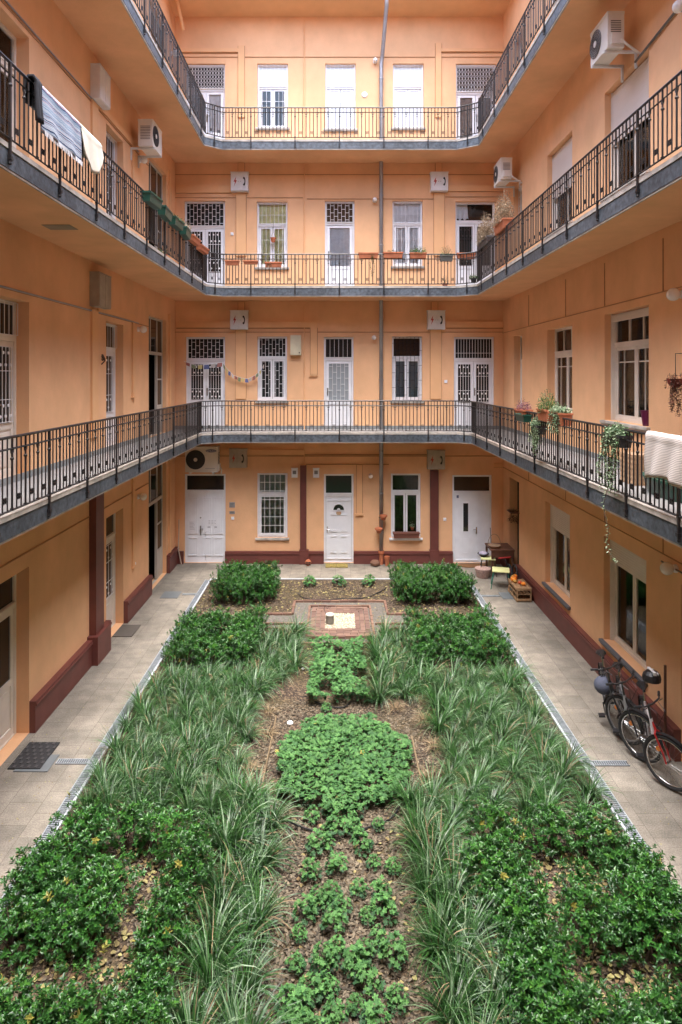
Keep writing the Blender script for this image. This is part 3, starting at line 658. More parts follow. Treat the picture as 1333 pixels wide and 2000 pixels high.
m = MB(); bar(m, 0, 0, -.19, RH, .027); m.ball((0, 0, RH-.235), .024, 8); m.ball((0, 0, RH-.175), .017, 8); m.box(-.017, .017, -.017, .017, .03, .08); m.ball((0, 0, -.20), .019, 8); m.box(-.02, .02, -.018, .03, -.16, -.12)
post_me = m.mesh('post', iron)
straight = {}
for fl in (1, 2, 3):
    xl, xr = RAILX[fl]; z = FL[fl]
    t = thing('gallery', ('lowest', 'middle', 'topmost')[fl-1]+' access gallery with grey fascia and black iron railing, '+('just below eye level', 'carrying terracotta boxes', 'seen from below')[fl-1], 'gallery', (0, 0, z))
    E = [(xl, -.35), (xl, 16.60), (-3.02, YR), (3.24, YR), (xr, 16.60), (xr, -.35)]
    Wp = [(XL, -1.3), (XL, 16.60), (XL, YB), (XR, YB), (XR, 16.60), (XR, -1.3)]
    Eo = E; th = .26 if fl < 3 else .25
    top = -.0; bot = -th
    m = MB(); mt = MB(); fa = MB(); ri = MB()
    for i in range(6):
        a, b_, c, d = E[i], E[(i+1) % 6], Wp[(i+1) % 6], Wp[i]
        m.prism([(a[0], a[1], bot), (b_[0], b_[1], bot), (c[0], c[1], bot), (d[0], d[1], bot)], (0, 0, .05))
        mt.prism([(a[0], a[1], bot+.055), (b_[0], b_[1], bot+.055), (c[0], c[1], bot+.055), (d[0], d[1], bot+.055)], (0, 0, -bot-.055+top))
        def off(p, q, r, s_):   # a strip along the edge, o out into the court
            return None
    cx_ = Vector((0.1, 8))
    def outv(i):
        # inward-to-court mitre direction at E[i]
        pv, nx_ = Vector(E[i-1]), Vector(E[(i+1) % 6]); p = Vector(E[i])
        n1 = Vector((-(p-pv).y, (p-pv).x)).normalized(); n2 = Vector((-(nx_-p).y, (nx_-p).x)).normalized()
        if (cx_-p).dot(n1) < 0: n1 = -n1
        if (cx_-p).dot(n2) < 0: n2 = -n2
        b2 = (n1+n2); return b2.normalized()/max(.3, b2.normalized().dot(n1))
    O = [outv(i) for i in range(6)]
    def strip(mb, o0, o1, z0, z1):
        for i in range(6):
            j = (i+1) % 6
            P = lambda k, o: Vector((E[k][0], E[k][1]))+O[k]*o
            a, b_, c, d = P(i, o0), P(j, o0), P(j, o1), P(i, o1)
            mb.prism([(a.x, a.y, z0), (b_.x, b_.y, z0), (c.x, c.y, z0), (d.x, d.y, z0)], (0, 0, z1-z0))
    strip(fa, .003, .035, bot+.012, -.052); strip(ri, -.06, .045, -.048, .006); strip(ri, .0, .028, bot-.012, bot+.010)
    m.build('soffit', plaster, t); mt.build('floor_slab', gfloor, t); fa.build('fascia', band, t); ri.build('stone_rim', stone, t)
    sk = MB(); sk.box(XL, XL+.012, -1, 15.4, .0, .10); sk.box(XR-.012, XR, -1, YB-.01, 0, .10); sk.box(XL, XR, YB-.012, YB, 0, .10); sk.build('skirting', mat('grey_skirting', (.22, .23, .23), .7), t)
    # railing line, 2 cm outside the slab edge
    P = [Vector(E[i])+O[i]*.055 for i in range(6)]
    hr = MB()
    for i in range(5):
        if i in (0,): pass
        a, b_ = P[i], P[i+1]; hr.tube([(a.x, a.y, RH), (b_.x, b_.y, RH)], .017, 6)
    hr.tube([(P[5].x, P[5].y, RH), (P[0].x, P[0].y, RH)], .017, 6)
    hr.build('handrail', iron, t)
    yb = P[2].y; posts = []
    ys = [16.08-1.19*k for k in range(14)]
    left = [Vector((P[0].x, y)) for y in ys if y > -.3][::-1]; right = [Vector((P[5].x, y)) for y in ys if y > -.3]
    back = [Vector((x, yb)) for x in (-2.254, -1.08, .10, 1.284, 2.46)]
    cl = P[1].lerp(P[2], .52); crn = P[3].lerp(P[4], .5)
    seq = [('p', v) for v in left]+[('c', P[1]), ('p', cl), ('c', P[2])]+[('p', v) for v in back]+[('c', P[3]), ('p', crn), ('c', P[4])]+[('p', v) for v in right]
    run = [seq[0][1]]
    for kind_, v in seq:
        if kind_ == 'p':
            inst('post', post_me, t, (v.x, v.y, 0), 0)
    for kind_, v in seq[1:]:
        run.append(v)
        if kind_ == 'p':
            o0 = run[0]; 
            if len(run) == 2:
                Ln = round((run[1]-run[0]).length, 3)
                if Ln not in straight: straight[Ln] = panel_mesh([(0, 0), (Ln, 0)])
                d = run[1]-run[0]; inst('railing_panel', straight[Ln], t, (o0.x, o0.y, 0), math.atan2(d.y, d.x))
            else: inst('railing_panel', panel_mesh([tuple(q-o0) for q in run]), t, (o0.x, o0.y, 0))
            run = [v]
    # the near side, over which the photograph was taken
    a, b_ = Vector((P[0].x, -.3)), Vector((P[5].x, -.3))
    n_ = 6
    for k in range(n_):
        p, q = a.lerp(b_, k/n_), a.lerp(b_, (k+1)/n_); Ln = round((q-p).length, 3)
        if Ln not in straight: straight[Ln] = panel_mesh([(0, 0), (Ln, 0)])
        if fl > 1: inst('railing_panel', straight[Ln], t, (p.x, p.y, 0)); inst('post', post_me, t, (p.x, p.y, 0))
# ------------------------------------------------------------ things on the walls
LBx, RBx = XL, XR
def on(side, a, z, out=0):   # location and rotation of a thing fixed to a wall; its front is local -Y
    if side == 'B': return (a, YB-out, z), 0
    if side == 'L': return (XL+out, a, z), R(90)
    return (XR-out, a, z), R(-90)
def meter_box(side, a, z, label, mt=greymet, w_=.49, h=.52, sym=True):
    loc, rz = on(side, a, z); t = thing('meter_box', label, 'meter box', loc, rz, 'electric and telephone boxes above the doors')
    m = MB(); m.box(-w_/2, w_/2, -.17, 0, 0, h); m.box(-w_/2-.012, w_/2+.012, -.185, 0, h, h+.015); m.build('cabinet', mt, t)
    for k in (0, 1):
        x0 = -w_/2+.008+k*w_/2; x1 = x0+w_/2-.016; m = MB(); m.box(x0, x1, -.183, -.1705, .012, h-.012); d = m.build('cabinet_door', mt, t)
        cx = (x0+x1)/2
        if not sym: continue
        if k == 0:
            m = MB(); m.prism([(cx+.03, -.184, .39), (cx-.045, -.184, .25), (cx-.002, -.184, .25), (cx-.03, -.184, .12), (cx+.05, -.184, .29), (cx+.012, -.184, .29)], (0, -.004, 0)); m.build('lightning_sign', redsym, d)
        else:
            m = MB(); pts = [(cx-.02+.055*math.cos(a_), -.19, .26+.105*math.sin(a_)) for a_ in [R(-80+160*i/8) for i in range(9)]]; m.tube(pts, [.028, .028, .02, .014, .014, .014, .02, .028, .028], 6); m.build('telephone_sign', blacksym, d)
        mm_ = MB(); mm_.lathe([(.001, -.008), (.009, -.008), (.009, 0), (.001, 0)], (x1-.025 if k == 0 else x0+.025, -.183, .26), 8, 'y'); mm_.build('lock', brass, d)
    return t
for nm, px, py, mt in (('second', 470, 376, greymet), ('first', 469, 644, greymet), ('ground', 467, 912, oldmet)):
    meter_box('B', bx(px), bz(py), {'second': 'clean grey twin box with lightning and phone signs, above the railing with small terracotta boxes', 'first': 'grey twin box with lightning and phone signs, above the string of prayer flags', 'ground': 'dull grey twin box with lightning and phone signs, beside the white air conditioner'}[nm], mt)
meter_box('B', bx(857), bz(376), 'clean grey twin box with lightning and phone signs, left of the open dark transom', greymet)
meter_box('B', bx(851), bz(644), 'grey twin box with lightning and phone signs at the right, above the lowest gallery', greymet)
meter_box('B', bx(851), bz(915), 'dull twin box with lightning and phone signs, on top of the right maroon column', oldmet)
meter_box('L', 12.05, sz(192, 11.8), 'cream metal twin box high on the left wing above the hanging rag rug', greymet, .55, .62, False)
meter_box('L', 12.05, sz(598, 11.8), 'brown grey twin box on the left wing under the middle gallery', oldmet, .62, .62, False)
t = thing('meter_cabinet', 'small cream steel cabinet between the grilled window and the pale barred door', 'cabinet', (bx(578.5), YB, bz(694)))
m = MB(); m.box(-.15, .15, -.14, 0, 0, .56); m.build('cabinet', mat('cream_enamel', (.66, .60, .42), .5, stain=.12), t); MB().box(-.135, .135, -.15, -.141, .015, .545).build('cabinet_door', MT['cream_enamel'], t)
MB().box(.09, .12, -.156, -.151, .05, .09).build('lock', blackpl, t)
for px, lab in ((576, 'small white keypad box left of the maroon column'), (618, 'small white keypad box right of the maroon column')):
    t = thing('keypad_box', lab, 'alarm box', (bx(px), YB, bz(932)), 0, 'small alarm boxes on the ground floor wall')
    m = MB(); m.box(-.085, .085, -.09, 0, 0, .25); m.box(-.095, .095, -.1, 0, .25, .265); m.build('casing', white, t); m = MB(); m.box(-.05, .05, -.096, -.091, .10, .2); m.build('screen', mat('grey_screen', (.2, .2, .2), .3), t)

acgrey = mat('ac_grey_grille', (.34, .31, .27), .6)
def ac_unit(side, a, z, label, w_=.82, h=.62, dp=.30, out=.10, words=False, fan=None):
    fan = fan or acdark
    loc, rz = on(side, a, z); t = thing('air_conditioner', label, 'air conditioner', loc, rz, 'outdoor air conditioning units')
    y0, y1 = -out-dp, -out
    m = MB(); m.box(-w_/2, w_/2, y0, y1, 0, h); m.box(-w_/2-.006, w_/2+.006, y0-.006, y1+.004, h-.04, h+.006); b_ = m.build('casing', acwhite, t)
    cx = -w_*.18; r = h*.38
    m = MB(); m.lathe([(r, y0-.008), (r, y0+.002)], (cx, 0, h*.5), 28, 'y'); m.build('fan_opening', fan, t)
    m = MB()
    for k in range(1, 7): m.torus((cx, y0-.012, h*.5), r*k/6, .0035, 'y', 28, 4)
    for k in range(8):
        a_ = math.pi*k/8; m.tube([(cx-r*math.cos(a_), y0-.012, h*.5-r*math.sin(a_)), (cx+r*math.cos(a_), y0-.012, h*.5+r*math.sin(a_))], .0035, 4)
    m.build('fan_grille', acdark, t)
    m = MB(); m.lathe([(.05, y0-.02), (.055, y0-.008)], (cx, 0, h*.5), 14, 'y'); m.build('hub_cap', acwhite, t)
    m = MB()
    for sx in (-1, 1):
        for k in range(9): zz = h*.25+k*h*.06; m.box(sx*w_/2-.004, sx*w_/2+.004, y0+.05, y1-.05, zz, zz+.014)
    m.build('side_louvre', mat('ac_louvre', (.12, .115, .10), .6), t)
    m = MB(); m.box(w_/2, w_/2+.03, y0+.05, y1-.04, .05, .22); m.tube([(w_/2+.02, y1-.06, .12), (w_/2+.05, y1+.02, .02), (w_/2+.03, 0, -.12)], .018, 6); m.build('pipe_cover', acwhite, t)
    for sx in (-1, 1): m = MB(); m.box(sx*w_*.36-.02, sx*w_*.36+.02, y0-.02, 0, -.045, -.004); m.box(sx*w_*.36-.02, sx*w_*.36+.02, -.03, 0, -.06 if words else -.28, -.045); m.build('bracket', mat('bracket_white', (.6, .6, .58), .5), t)
    if words:
        cu = bpy.data.curves.new('brand_lettering', 'FONT'); cu.body = 'SAMSUNG'; cu.size = .055; cu.align_x = 'CENTER'; cu.extrude = .001
        o = bpy.data.objects.new('tmp', cu); C.objects.link(o); me = bpy.data.meshes.new_from_object(o); bpy.data.objects.remove(o)
        m = MB(); m.lathe([(.001, y0-.010), (1, y0-.010), (1, y0-.007), (.001, y0-.007)], (0, 0, 0), 24, 'y'); m.v = [(v[0]*.15+w_*.30, v[1], v[2]*.042+h*.85) for v in m.v]; bd = m.build('brand_badge', mat('navy_badge', (.02, .03, .12), .5), t)
        me.materials.clear(); me.materials.append(white); inst('brand_lettering', me, bd, (w_*.30, y0-.012, h*.85-.02), rot=(R(90), 0, 0))
        m = MB(); m.box(w_*.12, w_*.42, y0-.010, y0-.007, .10, .115); m.build('model_stripe', MT['grey_print'], t)
    return t
ac_unit('B', -3.72, 2.64, 'white air conditioner with a dark round fan above the ground floor double door', .90, .70, .32, .1, True)
ac_unit('L', 14.35, 10.38, 'white air conditioner on brackets high on the left wing near the corner', .74, .58, .32, .20)
ac_unit('R', 10.25, 10.44, 'large cream air conditioner high on the right wing above a half lowered shutter', .66, .56, .26, .24, fan=acgrey)
ac_unit('R', 16.6, 10.35, 'smaller cream air conditioner on the right wing next to the end wing corner', .74, .54, .28, .24, fan=acgrey)

def globe(side, a, z, label, r=.075):
    loc, rz = on(side, a, z); t = thing('wall_lamp', label, 'wall lamp', loc, rz, 'round white wall lamps on the galleries')
    m = MB(); m.lathe([(.055, -.035), (.06, 0)], (0, 0, .0), 14, 'y'); m.tube([(0, -.02, 0), (0, -.06, 0)], .04, 10); m.build('base', white, t)
    m = MB(); m.ball((0, -.06-r*.8, 0), r, 16); m.build('globe', glow, t, smooth=True)
for px, py, lab in ((733, 121, 'small white globe lamp beside the downpipe, above the topmost gallery'), (732, 392, 'white globe lamp left of the downpipe, above the middle gallery'), (730.5, 660, 'white globe lamp left of the downpipe, above the lowest gallery'), (724, 929, 'white globe lamp left of the downpipe on the ground floor')):
    globe('B', bx(px), bz(py), lab, .065)
globe('L', 14.6, 6.38, 'white oval lamp on the left wing between the narrow door and the open stair doorway', .085)
globe('L', 14.6, 2.53, 'grey white oval lamp on the left wing on the ground floor', .085)
globe('L', 14.7, 10.30, 'white globe lamp on the left wing just under the air conditioner', .075)
globe('L', 17.5, 14.2, 'white oval lamp at the left corner above the topmost gallery', .10)
globe('R', 8.85, 2.62, 'grey white globe lamp on the right wing above the bicycles', .09)
globe('R', 8.68, 6.42, 'white oval lamp on the right wing above the lowest gallery, at the picture edge', .09)
globe('R', 8.55, 10.28, 'white globe lamp on the right wing at the top edge of the picture', .085)
m = MB(); m.lathe([(.001, -.03), (.07, -.03), (.085, 0), (.001, 0)], (0, 0, 0), 20, 'y'); tag(m.build('wall_disc', white, None, (bx(712.5), YB, bz(185)), smooth=False), 'flat round white disc on the end wall beside the downpipe', 'smoke detector')
for px, py, lab, w_, h in ((454, 986, 'upper small grey name plate beside the double door', .16, .15), (454, 1001, 'lower small grey name plate beside the double door', .15, .08)):
    m = MB(); m.box(-w_/2, w_/2, -.012, 0, -h/2, h/2); o = tag(m.build('name_plate', mat('grey_plate', (.30, .29, .28), .4), None, (bx(px), YB, bz(py))), lab, 'name plate', 'grey name plates')
    m = MB()
    for k in range(3 if h > .1 else 2): m.box(-w_*.35, w_*.35-.02*k, -.014, -.0125, h*.25-k*h*.25, h*.25-k*h*.25+.010)
    m.build('engraved_line', mat('engraving', (.12, .12, .12)), o)
def button(side, a, z, label):
    loc, rz = on(side, a, z); m = MB(); m.box(-.04, .04, -.025, 0, -.04, .04); m.box(-.018, .018, -.032, -.025, -.02, .02)
    tag(m.build('light_switch', white, None, loc, rz), label, 'light switch', 'white switches beside the doors')
button('B', bx(455), bz(1012), 'white switch under the name plates beside the double door')
button('B', bx(869), bz(1014), 'white switch between the right maroon column and the slot window door')
button('B', bx(871), bz(745), 'white round edged switch left of the right door on the lowest gallery')
button('B', bx(454), bz(457), 'white switch beside the left door on the middle gallery')
button('L', 14.2, 4.86, 'white switch at the foot of the trunking on the left wing, lowest gallery')
button('L', 14.35, 1.05, 'white switch on the left wing ground floor near the stair doorway')
m = MB(); m.tube([(bx(351), YB-.06, 1.25), (bx(351), YB-.07, .9), (bx(352)-.02, YB-.12, .45), (bx(357), YB-.13, .01)], .016, 6)
tag(m.build('drain_hose', mat('beige_hose', (.55, .45, .35), .6)), 'thin beige hose running down the corner left of the double door', 'hose')
m = MB()
for k in range(10):
    m.tube([(0, rnd(-.01, .02), rnd(-.02, .02)), (-.05-rnd(0, .02), rnd(-.03, .03), rnd(-.15, .15))], .012, 5)
tag(m.build('dried_wreath', mat('dark_ornament', (.06, .035, .02), .9), None, (XL+.10, 12.25, 5.62)), 'dark twig ornament hanging on the left wing beside the narrow grilled door', 'ornament')
m = MB(); m.box(-.2, .2, -.15, .15, -.005, 0); tag(m.build('ceiling_patch', mat('patch_grey', (.30, .25, .18), .9, stain=.2), None, (-3.95, 9.1, FL[2]-.262)), 'small grey patch on the underside of the middle gallery at left', 'hatch')
m = MB(); m.tube([(-4.3, 17.2, 15.5), (-4.25, 17.7, 14.95)], .05, 10); tag(m.build('vent_pipe', plaster2), 'short orange pipe stub at the top left corner under the eaves', 'pipe')

# ------------------------------------------------------------ leaves and plants
def leaf(m, p, d, up, L_, W_, fold=.25):      # pointed oval leaf folded on its midrib
    d = d.normalized(); s = d.cross(up)
    if s.length < 1e-4: s = d.cross(Vector((1, .2, 0)))
    s.normalize(); nrm = s.cross(d)
    a = p; b_ = p+d*L_*.45-nrm*0; c = p+d*L_*1.0-nrm*L_*.12
    l1 = p+d*L_*.32+s*W_*.5+nrm*W_*fold; l2 = p+d*L_*.70+s*W_*.36+nrm*W_*fold*.7-nrm*L_*.05
    r1 = p+d*L_*.32-s*W_*.5+nrm*W_*fold; r2 = p+d*L_*.70-s*W_*.36+nrm*W_*fold*.7-nrm*L_*.05
    m.add([a, b_, c, l1, l2, r1, r2], [(0, 1, 4, 3), (1, 2, 4), (0, 5, 6, 1), (1, 6, 2)])
def rdir(zlo=-.2, zhi=1):
    a = rnd(0, 2*math.pi); z = rnd(zlo, zhi); r = math.sqrt(max(0, 1-z*z)); return Vector((r*math.cos(a), r*math.sin(a), z))
UP = Vector((0, 0, 1))
def hedge_mesh(seed, h=.50, rad=.24, nros=92):
    random.seed(seed); st = MB(); lf = MB()
    for k in range(9):
        a = rnd(0, 6.28); b = Vector((rnd(-.06, .06), rnd(-.06, .06), 0)); t_ = Vector((math.cos(a)*rnd(.04, rad*.8), math.sin(a)*rnd(.04, rad*.8), h*rnd(.7, .95)))
        mid = b.lerp(t_, .5)+Vector((0, 0, .05)); st.tube([b, mid, t_], [.007, .005, .003], 4)
    for k in range(nros):
        a = rnd(0, 6.28); rr = rad*math.sqrt(rnd(.0, 1))*rnd(.85, 1.12); z = h*(1-.12*(rr/rad)**2)*(rnd(.18, 1) if rr > rad*.6 else rnd(.55, 1))+rnd(-.02, .05)*(1 if random.random() < .85 else 2)
        p = Vector((rr*math.cos(a), rr*math.sin(a), z)); ax = (Vector((math.cos(a)*rr/rad*.8, math.sin(a)*rr/rad*.8, .9))+rdir(-1, 1)*.35).normalized()
        q_ = random.random(); lf.m = 1 if (z > h*.80 and q_ < .26) else (2 if q_ > .985 else 0)
        x = ax.orthogonal().normalized(); y = ax.cross(x); nl = random.randint(7, 10); ph = rnd(0, 6)
        for i in range(nl):
            a2 = ph+i*2.4; el = .25+.65*(i/nl); d = (x*math.cos(a2)+y*math.sin(a2))*math.cos(el)+ax*math.sin(el)
            leaf(lf, p+ax*(i*.006-.02), d, ax, rnd(.034, .052), rnd(.018, .026))
    return lf.mesh('leaves', [hedgeleaf, hedgenew, yellowleaf], fix=False), st.mesh('stems', stemm, fix=False)
hedge_me = [hedge_mesh(100+i) for i in range(6)]
def grass_mesh(seed, n=130, hmax=.52):
    random.seed(seed); m = MB(); lean = rnd(0, 6.28)
    for k in range(n):
        a = rnd(0, 6.28); r0 = .07*math.sqrt(random.random()); L_ = rnd(.55, 1)*hmax*1.25
        m.m = 2 if random.random() < .03 else (1 if random.random() < .26 else 0)
        tilt = rnd(.05, 1.15)**.8; d = Vector((math.cos(a), math.sin(a), 0)); w_ = rnd(.0050, .0100); s = Vector((-d.y, d.x, 0))
        p = Vector((r0*math.cos(a), r0*math.sin(a), 0)); el = math.pi/2-tilt*.55; cur = rnd(1.1, 2.2)*(.5+tilt); N = 5; vs = []
        for i in range(N+1):
            f = i/N; ww = w_*(1-f**2*.92); tw = s*math.cos(f*.8)+UP*math.sin(f*.8)*.4
            vs += [p-tw*ww, p+tw*ww]; e = el-cur*f; p = p+(d*math.cos(e)+UP*math.sin(e))*(L_/N)
            if p.z < .015: p.z = .015
        m.add(vs, [(2*i, 2*i+1, 2*i+3, 2*i+2) for i in range(N)])
    return m.mesh('blades', [grassm, grasspale, grassdry], fix=False)
grass_me = [grass_mesh(200+i) for i in range(7)]
def dry_mesh(seed):
    random.seed(seed); m = MB()
    for k in range(70):
        a = rnd(0, 6.28); d = Vector((math.cos(a), math.sin(a), 0)); s = Vector((-d.y, d.x, 0)); p = d*.04; vs = []; el = rnd(.4, 1.3); L_ = rnd(.15, .34)
        for i in range(4):
            vs += [p-s*.004*(1-i/4), p+s*.004*(1-i/4)]; e = el-i*.6; p = p+(d*math.cos(e)+UP*math.sin(e))*L_/4; p.z = max(.01, p.z)
        m.add(vs, [(2*i, 2*i+1, 2*i+3, 2*i+2) for i in range(3)])
    return m.mesh('blades', grassdry, fix=False)
dry_me = [dry_mesh(260+i) for i in range(3)]
def lobed(m, c, nrm, r):                       # palmate geranium leaf, five cut lobes
    nrm = nrm.normalized(); x = nrm.orthogonal().normalized(); y = nrm.cross(x); ph = rnd(0, 6.28); vs = [c-nrm*r*.12]; 
    for k in range(5):
        for da, rr, dz in ((-.40, .50, .0), (-.26, .88, .04), (0, 1.0, -.02), (.26, .88, .04)):
            a = ph+k*1.2+da*1.15; vs.append(c+(x*math.cos(a)+y*math.sin(a))*r*rr*(1 if k else .85)+nrm*r*dz)
    n = len(vs)-1; m.add(vs, [(0, i+1, (i+1) % n+1) for i in range(n)])
def geranium_patch(seed, n, inside, zf, r=(.030, .046)):
    random.seed(seed); m = MB(); st = MB(); k = 0
    while k < n:
        x, y, ok = inside()
        if not ok: continue
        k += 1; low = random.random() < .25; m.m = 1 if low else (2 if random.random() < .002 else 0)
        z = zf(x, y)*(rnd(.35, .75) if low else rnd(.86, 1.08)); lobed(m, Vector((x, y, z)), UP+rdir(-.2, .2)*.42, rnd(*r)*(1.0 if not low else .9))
        if random.random() < .3: m.m = 1; 
    return m
def clump_mesh(seed, rad=.145, h=.25, n=78, mt=None):
    random.seed(seed); m = MB()
    for k in range(n):
        a = rnd(0, 6.28); rr = rad*math.sqrt(random.random()); z = h*(1-(rr/rad)**2*.6)*rnd(.5, 1.1)
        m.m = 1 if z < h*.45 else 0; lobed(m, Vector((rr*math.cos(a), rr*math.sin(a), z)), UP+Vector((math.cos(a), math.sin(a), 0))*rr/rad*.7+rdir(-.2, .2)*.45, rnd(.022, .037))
    for k in range(8):
        a = rnd(0, 6.28); m.m = 1; m.tube([(0, 0, 0), (math.cos(a)*rad*.5, math.sin(a)*rad*.5, h*.6)], .003, 3)
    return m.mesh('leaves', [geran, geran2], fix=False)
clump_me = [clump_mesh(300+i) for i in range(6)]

# planting plan (metres)
shr_n = 0
def hedge_rows(rects, label, grp, sp=.265, hs=1.0):
    ws = 1.0
    names = ('back row', 'path side', 'inner side', 'middle spur', 'front arm', 'bottom row') if len(rects) == 6 else (('back row', 'path side', 'inner side', 'front link') if len(rects) == 4 else ('inner piece', 'back piece', 'path side piece'))
    for ri_, (x0, x1, y0, y1) in enumerate(rects):
        lb = label if len(rects) == 1 else label+', '+names[ri_]
        nx, ny = max(1, round((x1-x0)/sp)), max(1, round((y1-y0)/sp))
        for i in range(nx):
            for j in range(ny):
                x = x0+(x1-x0)*(i+.5)/nx+rnd(-.05, .05); y = y0+(y1-y0)*(j+.5)/ny+rnd(-.05, .05)
                k = random.randrange(6); s = rnd(.80, 1.16)
                t = thing('hedge_shrub', lb, 'shrub', (x, y, gz(x, y)-.01), rnd(0, 6.28), grp); t.scale = (s*ws, s*ws, s*hs*rnd(.88, 1.12))
                inst('leaves', hedge_me[k][0], t); inst('stems', hedge_me[k][1], t)
random.seed(5)
hedge_rows([(-2.78, -1.50, 14.65, 16.05)], 'glossy green shrub clipped into the far left hedge block by the end wall', 'far left hedge block', .24, 1.12)
hedge_rows([(1.50, 3.02, 15.55, 16.1), (2.7, 3.12, 14.6, 15.5), (1.50, 1.9, 14.6, 15.5), (1.9, 2.7, 14.6, 15.05)], 'glossy shrub of the far right hedge by the end wall', 'far right hedge block', .24, 1.08)
hedge_rows([(-3.05, -1.5, 12.6, 13.1), (-3.08, -2.5, 11.3, 12.6), (-2.05, -1.6, 11.4, 12.6), (-2.5, -2.05, 11.35, 11.8)], 'glossy green shrub of the second left hedge', 'second left hedge')
hedge_rows([(1.52, 1.95, 11.4, 13.1), (2.12, 3.1, 12.3, 13.1), (2.12, 3.12, 11.3, 12.2)], 'glossy green shrub of the second right hedge', 'second right hedge')
hedge_rows([(-3.0, -1.42, 6.85, 7.22), (-3.1, -2.68, 6.15, 6.8), (-1.75, -1.38, 4.85, 6.8), (-2.5, -2.1, 6.15, 6.5), (-3.1, -2.05, 5.7, 6.1), (-3.1, -1.36, 4.7, 5.1)], 'dark glossy shrub of the near left hedge', 'near left hedge', .25, .84)
hedge_rows([(1.55, 3.1, 6.85, 7.22), (1.52, 1.9, 4.85, 6.8), (2.85, 3.25, 6.15, 6.8), (2.3, 2.62, 6.15, 6.5), (2.2, 3.25, 5.65, 6.1), (1.5, 3.25, 4.65, 5.05)], 'dark glossy shrub of the near right hedge', 'near right hedge', .25, .84)
gn = 0
def grass_bed(x0, x1, y0, y1, label, grp, sp=.285, s_=1.0, skip=None, edge=None):
    global gn
    ny = round((y1-y0)/(sp*.9)); 
    for j in range(ny):
        nx = max(2, round((x1-x0)/sp))
        for i in range(nx):
            x = x0+(x1-x0)*(i+.5+(.25 if j % 2 else -.25))/nx+rnd(-.06, .06); y = y0+(y1-y0)*(j+.5)/ny+rnd(-.06, .06)
            if skip and skip(x, y): continue
            gn += 1; k = random.randrange(7); s = rnd(.78, 1.1)*s_
            o = inst('grass_tussock', grass_me[k], None, (x, y, gz(x, y)-.01), rnd(0, 6.28), (s, s, s*rnd(.85, 1.1)))
            zone = ('near end', 'middle', 'far end')[min(2, int(3*(y-y0)/(y1-y0)))]; sd = '' if x1-x0 < 1 else (', path side' if (abs(x) > 2.3) else ', garden side')
            tag(o, label+', '+zone+sd, 'ornamental grass', grp)
grass_bed(-3.12, -1.25, 7.5, 11.15, 'arching grey green sedge in the wide left bed', 'sedges of the wide left bed', .34, .84)
grass_bed(1.45, 3.22, 7.5, 11.15, 'arching grey green sedge in the wide right bed', 'sedges of the wide right bed', .34, .84)
grass_bed(-1.42, -.70, 10.3, 12.9, 'sedge in the strip left of the upper geranium patch', 'sedges of the upper left strip', .36, 1.0, lambda x, y: x > -.95 and y < 10.9)
grass_bed(.66, 1.5, 10.2, 12.9, 'sedge in the strip right of the upper geranium patch', 'sedges of the upper right strip', .36, 1.05)
grass_bed(-1.26, -.70, 4.3, 7.9, 'large sedge in the near strip left of the geraniums', 'sedges of the near left strip', .36, .96)
grass_bed(.84, 1.42, 4.3, 7.9, 'large sedge in the near strip right of the geraniums', 'sedges of the near right strip', .36, .96)
for x, y in ((-1.05, 9.9), (-1.0, 9.3), (1.35, 9.7), (1.3, 10.3), (-1.15, 8.5), (1.4, 9.0), (-1.35, 10.2), (.95, 10.05), (2.3, 9.1), (1.25, 8.3), (2.6, 8.7)):
    tag(inst('dry_tussock', random.choice(dry_me), None, (x, y, gz(x, y)+.01), rnd(0, 6)), 'withered brown sedge tuft at the edge of a grass bed', 'dead grass', 'withered sedge tufts')
# geranium carpets
def ell(cx, cy, rx, ry):
    def f():
        x, y = rnd(-1, 1), rnd(-1, 1); e = 1+.07*math.sin(7*math.atan2(y, x))+.05*math.sin(17*math.atan2(y, x)+1); return cx+x*rx, cy+y*ry, x*x+y*y < e*e and not (math.sin(x*9.1+y*4)*math.sin(y*8.3-x*3) > .93)
    return f
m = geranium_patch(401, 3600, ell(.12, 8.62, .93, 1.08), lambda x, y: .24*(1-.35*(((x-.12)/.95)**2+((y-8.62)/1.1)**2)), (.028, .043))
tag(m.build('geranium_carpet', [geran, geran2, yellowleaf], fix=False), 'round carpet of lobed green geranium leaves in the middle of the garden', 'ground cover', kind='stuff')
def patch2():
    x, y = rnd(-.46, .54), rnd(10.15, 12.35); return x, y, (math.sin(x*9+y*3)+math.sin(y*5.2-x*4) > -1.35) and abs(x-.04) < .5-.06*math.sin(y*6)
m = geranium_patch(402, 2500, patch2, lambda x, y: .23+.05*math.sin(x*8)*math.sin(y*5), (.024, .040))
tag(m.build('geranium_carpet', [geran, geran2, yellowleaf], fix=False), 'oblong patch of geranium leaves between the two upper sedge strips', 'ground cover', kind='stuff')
random.seed(9)
pts = [(640,1650),(705,1655),(612,1712),(645,1752),(728,1690),(748,1752),(765,1700),(600,1790),(648,1812),(722,1800),(742,1842),(582,1832),(574,1890),(642,1892),(694,1896),(722,1930),(560,1965),(600,1945),(765,1880),(768,1962),(690,1972),(655,1995),(618,1660),(660,1620),(690,1625),(720,1870),(660,1860),(625,1770),(655,1700),(700,1745),(560,2020),(610,2010),(730,2010),(580,1985),(638,1940),(746,1790),(672,1780)]
def gp(px, py): y = 5.25*F/(py-CY); return (px-CX)*y/F, y
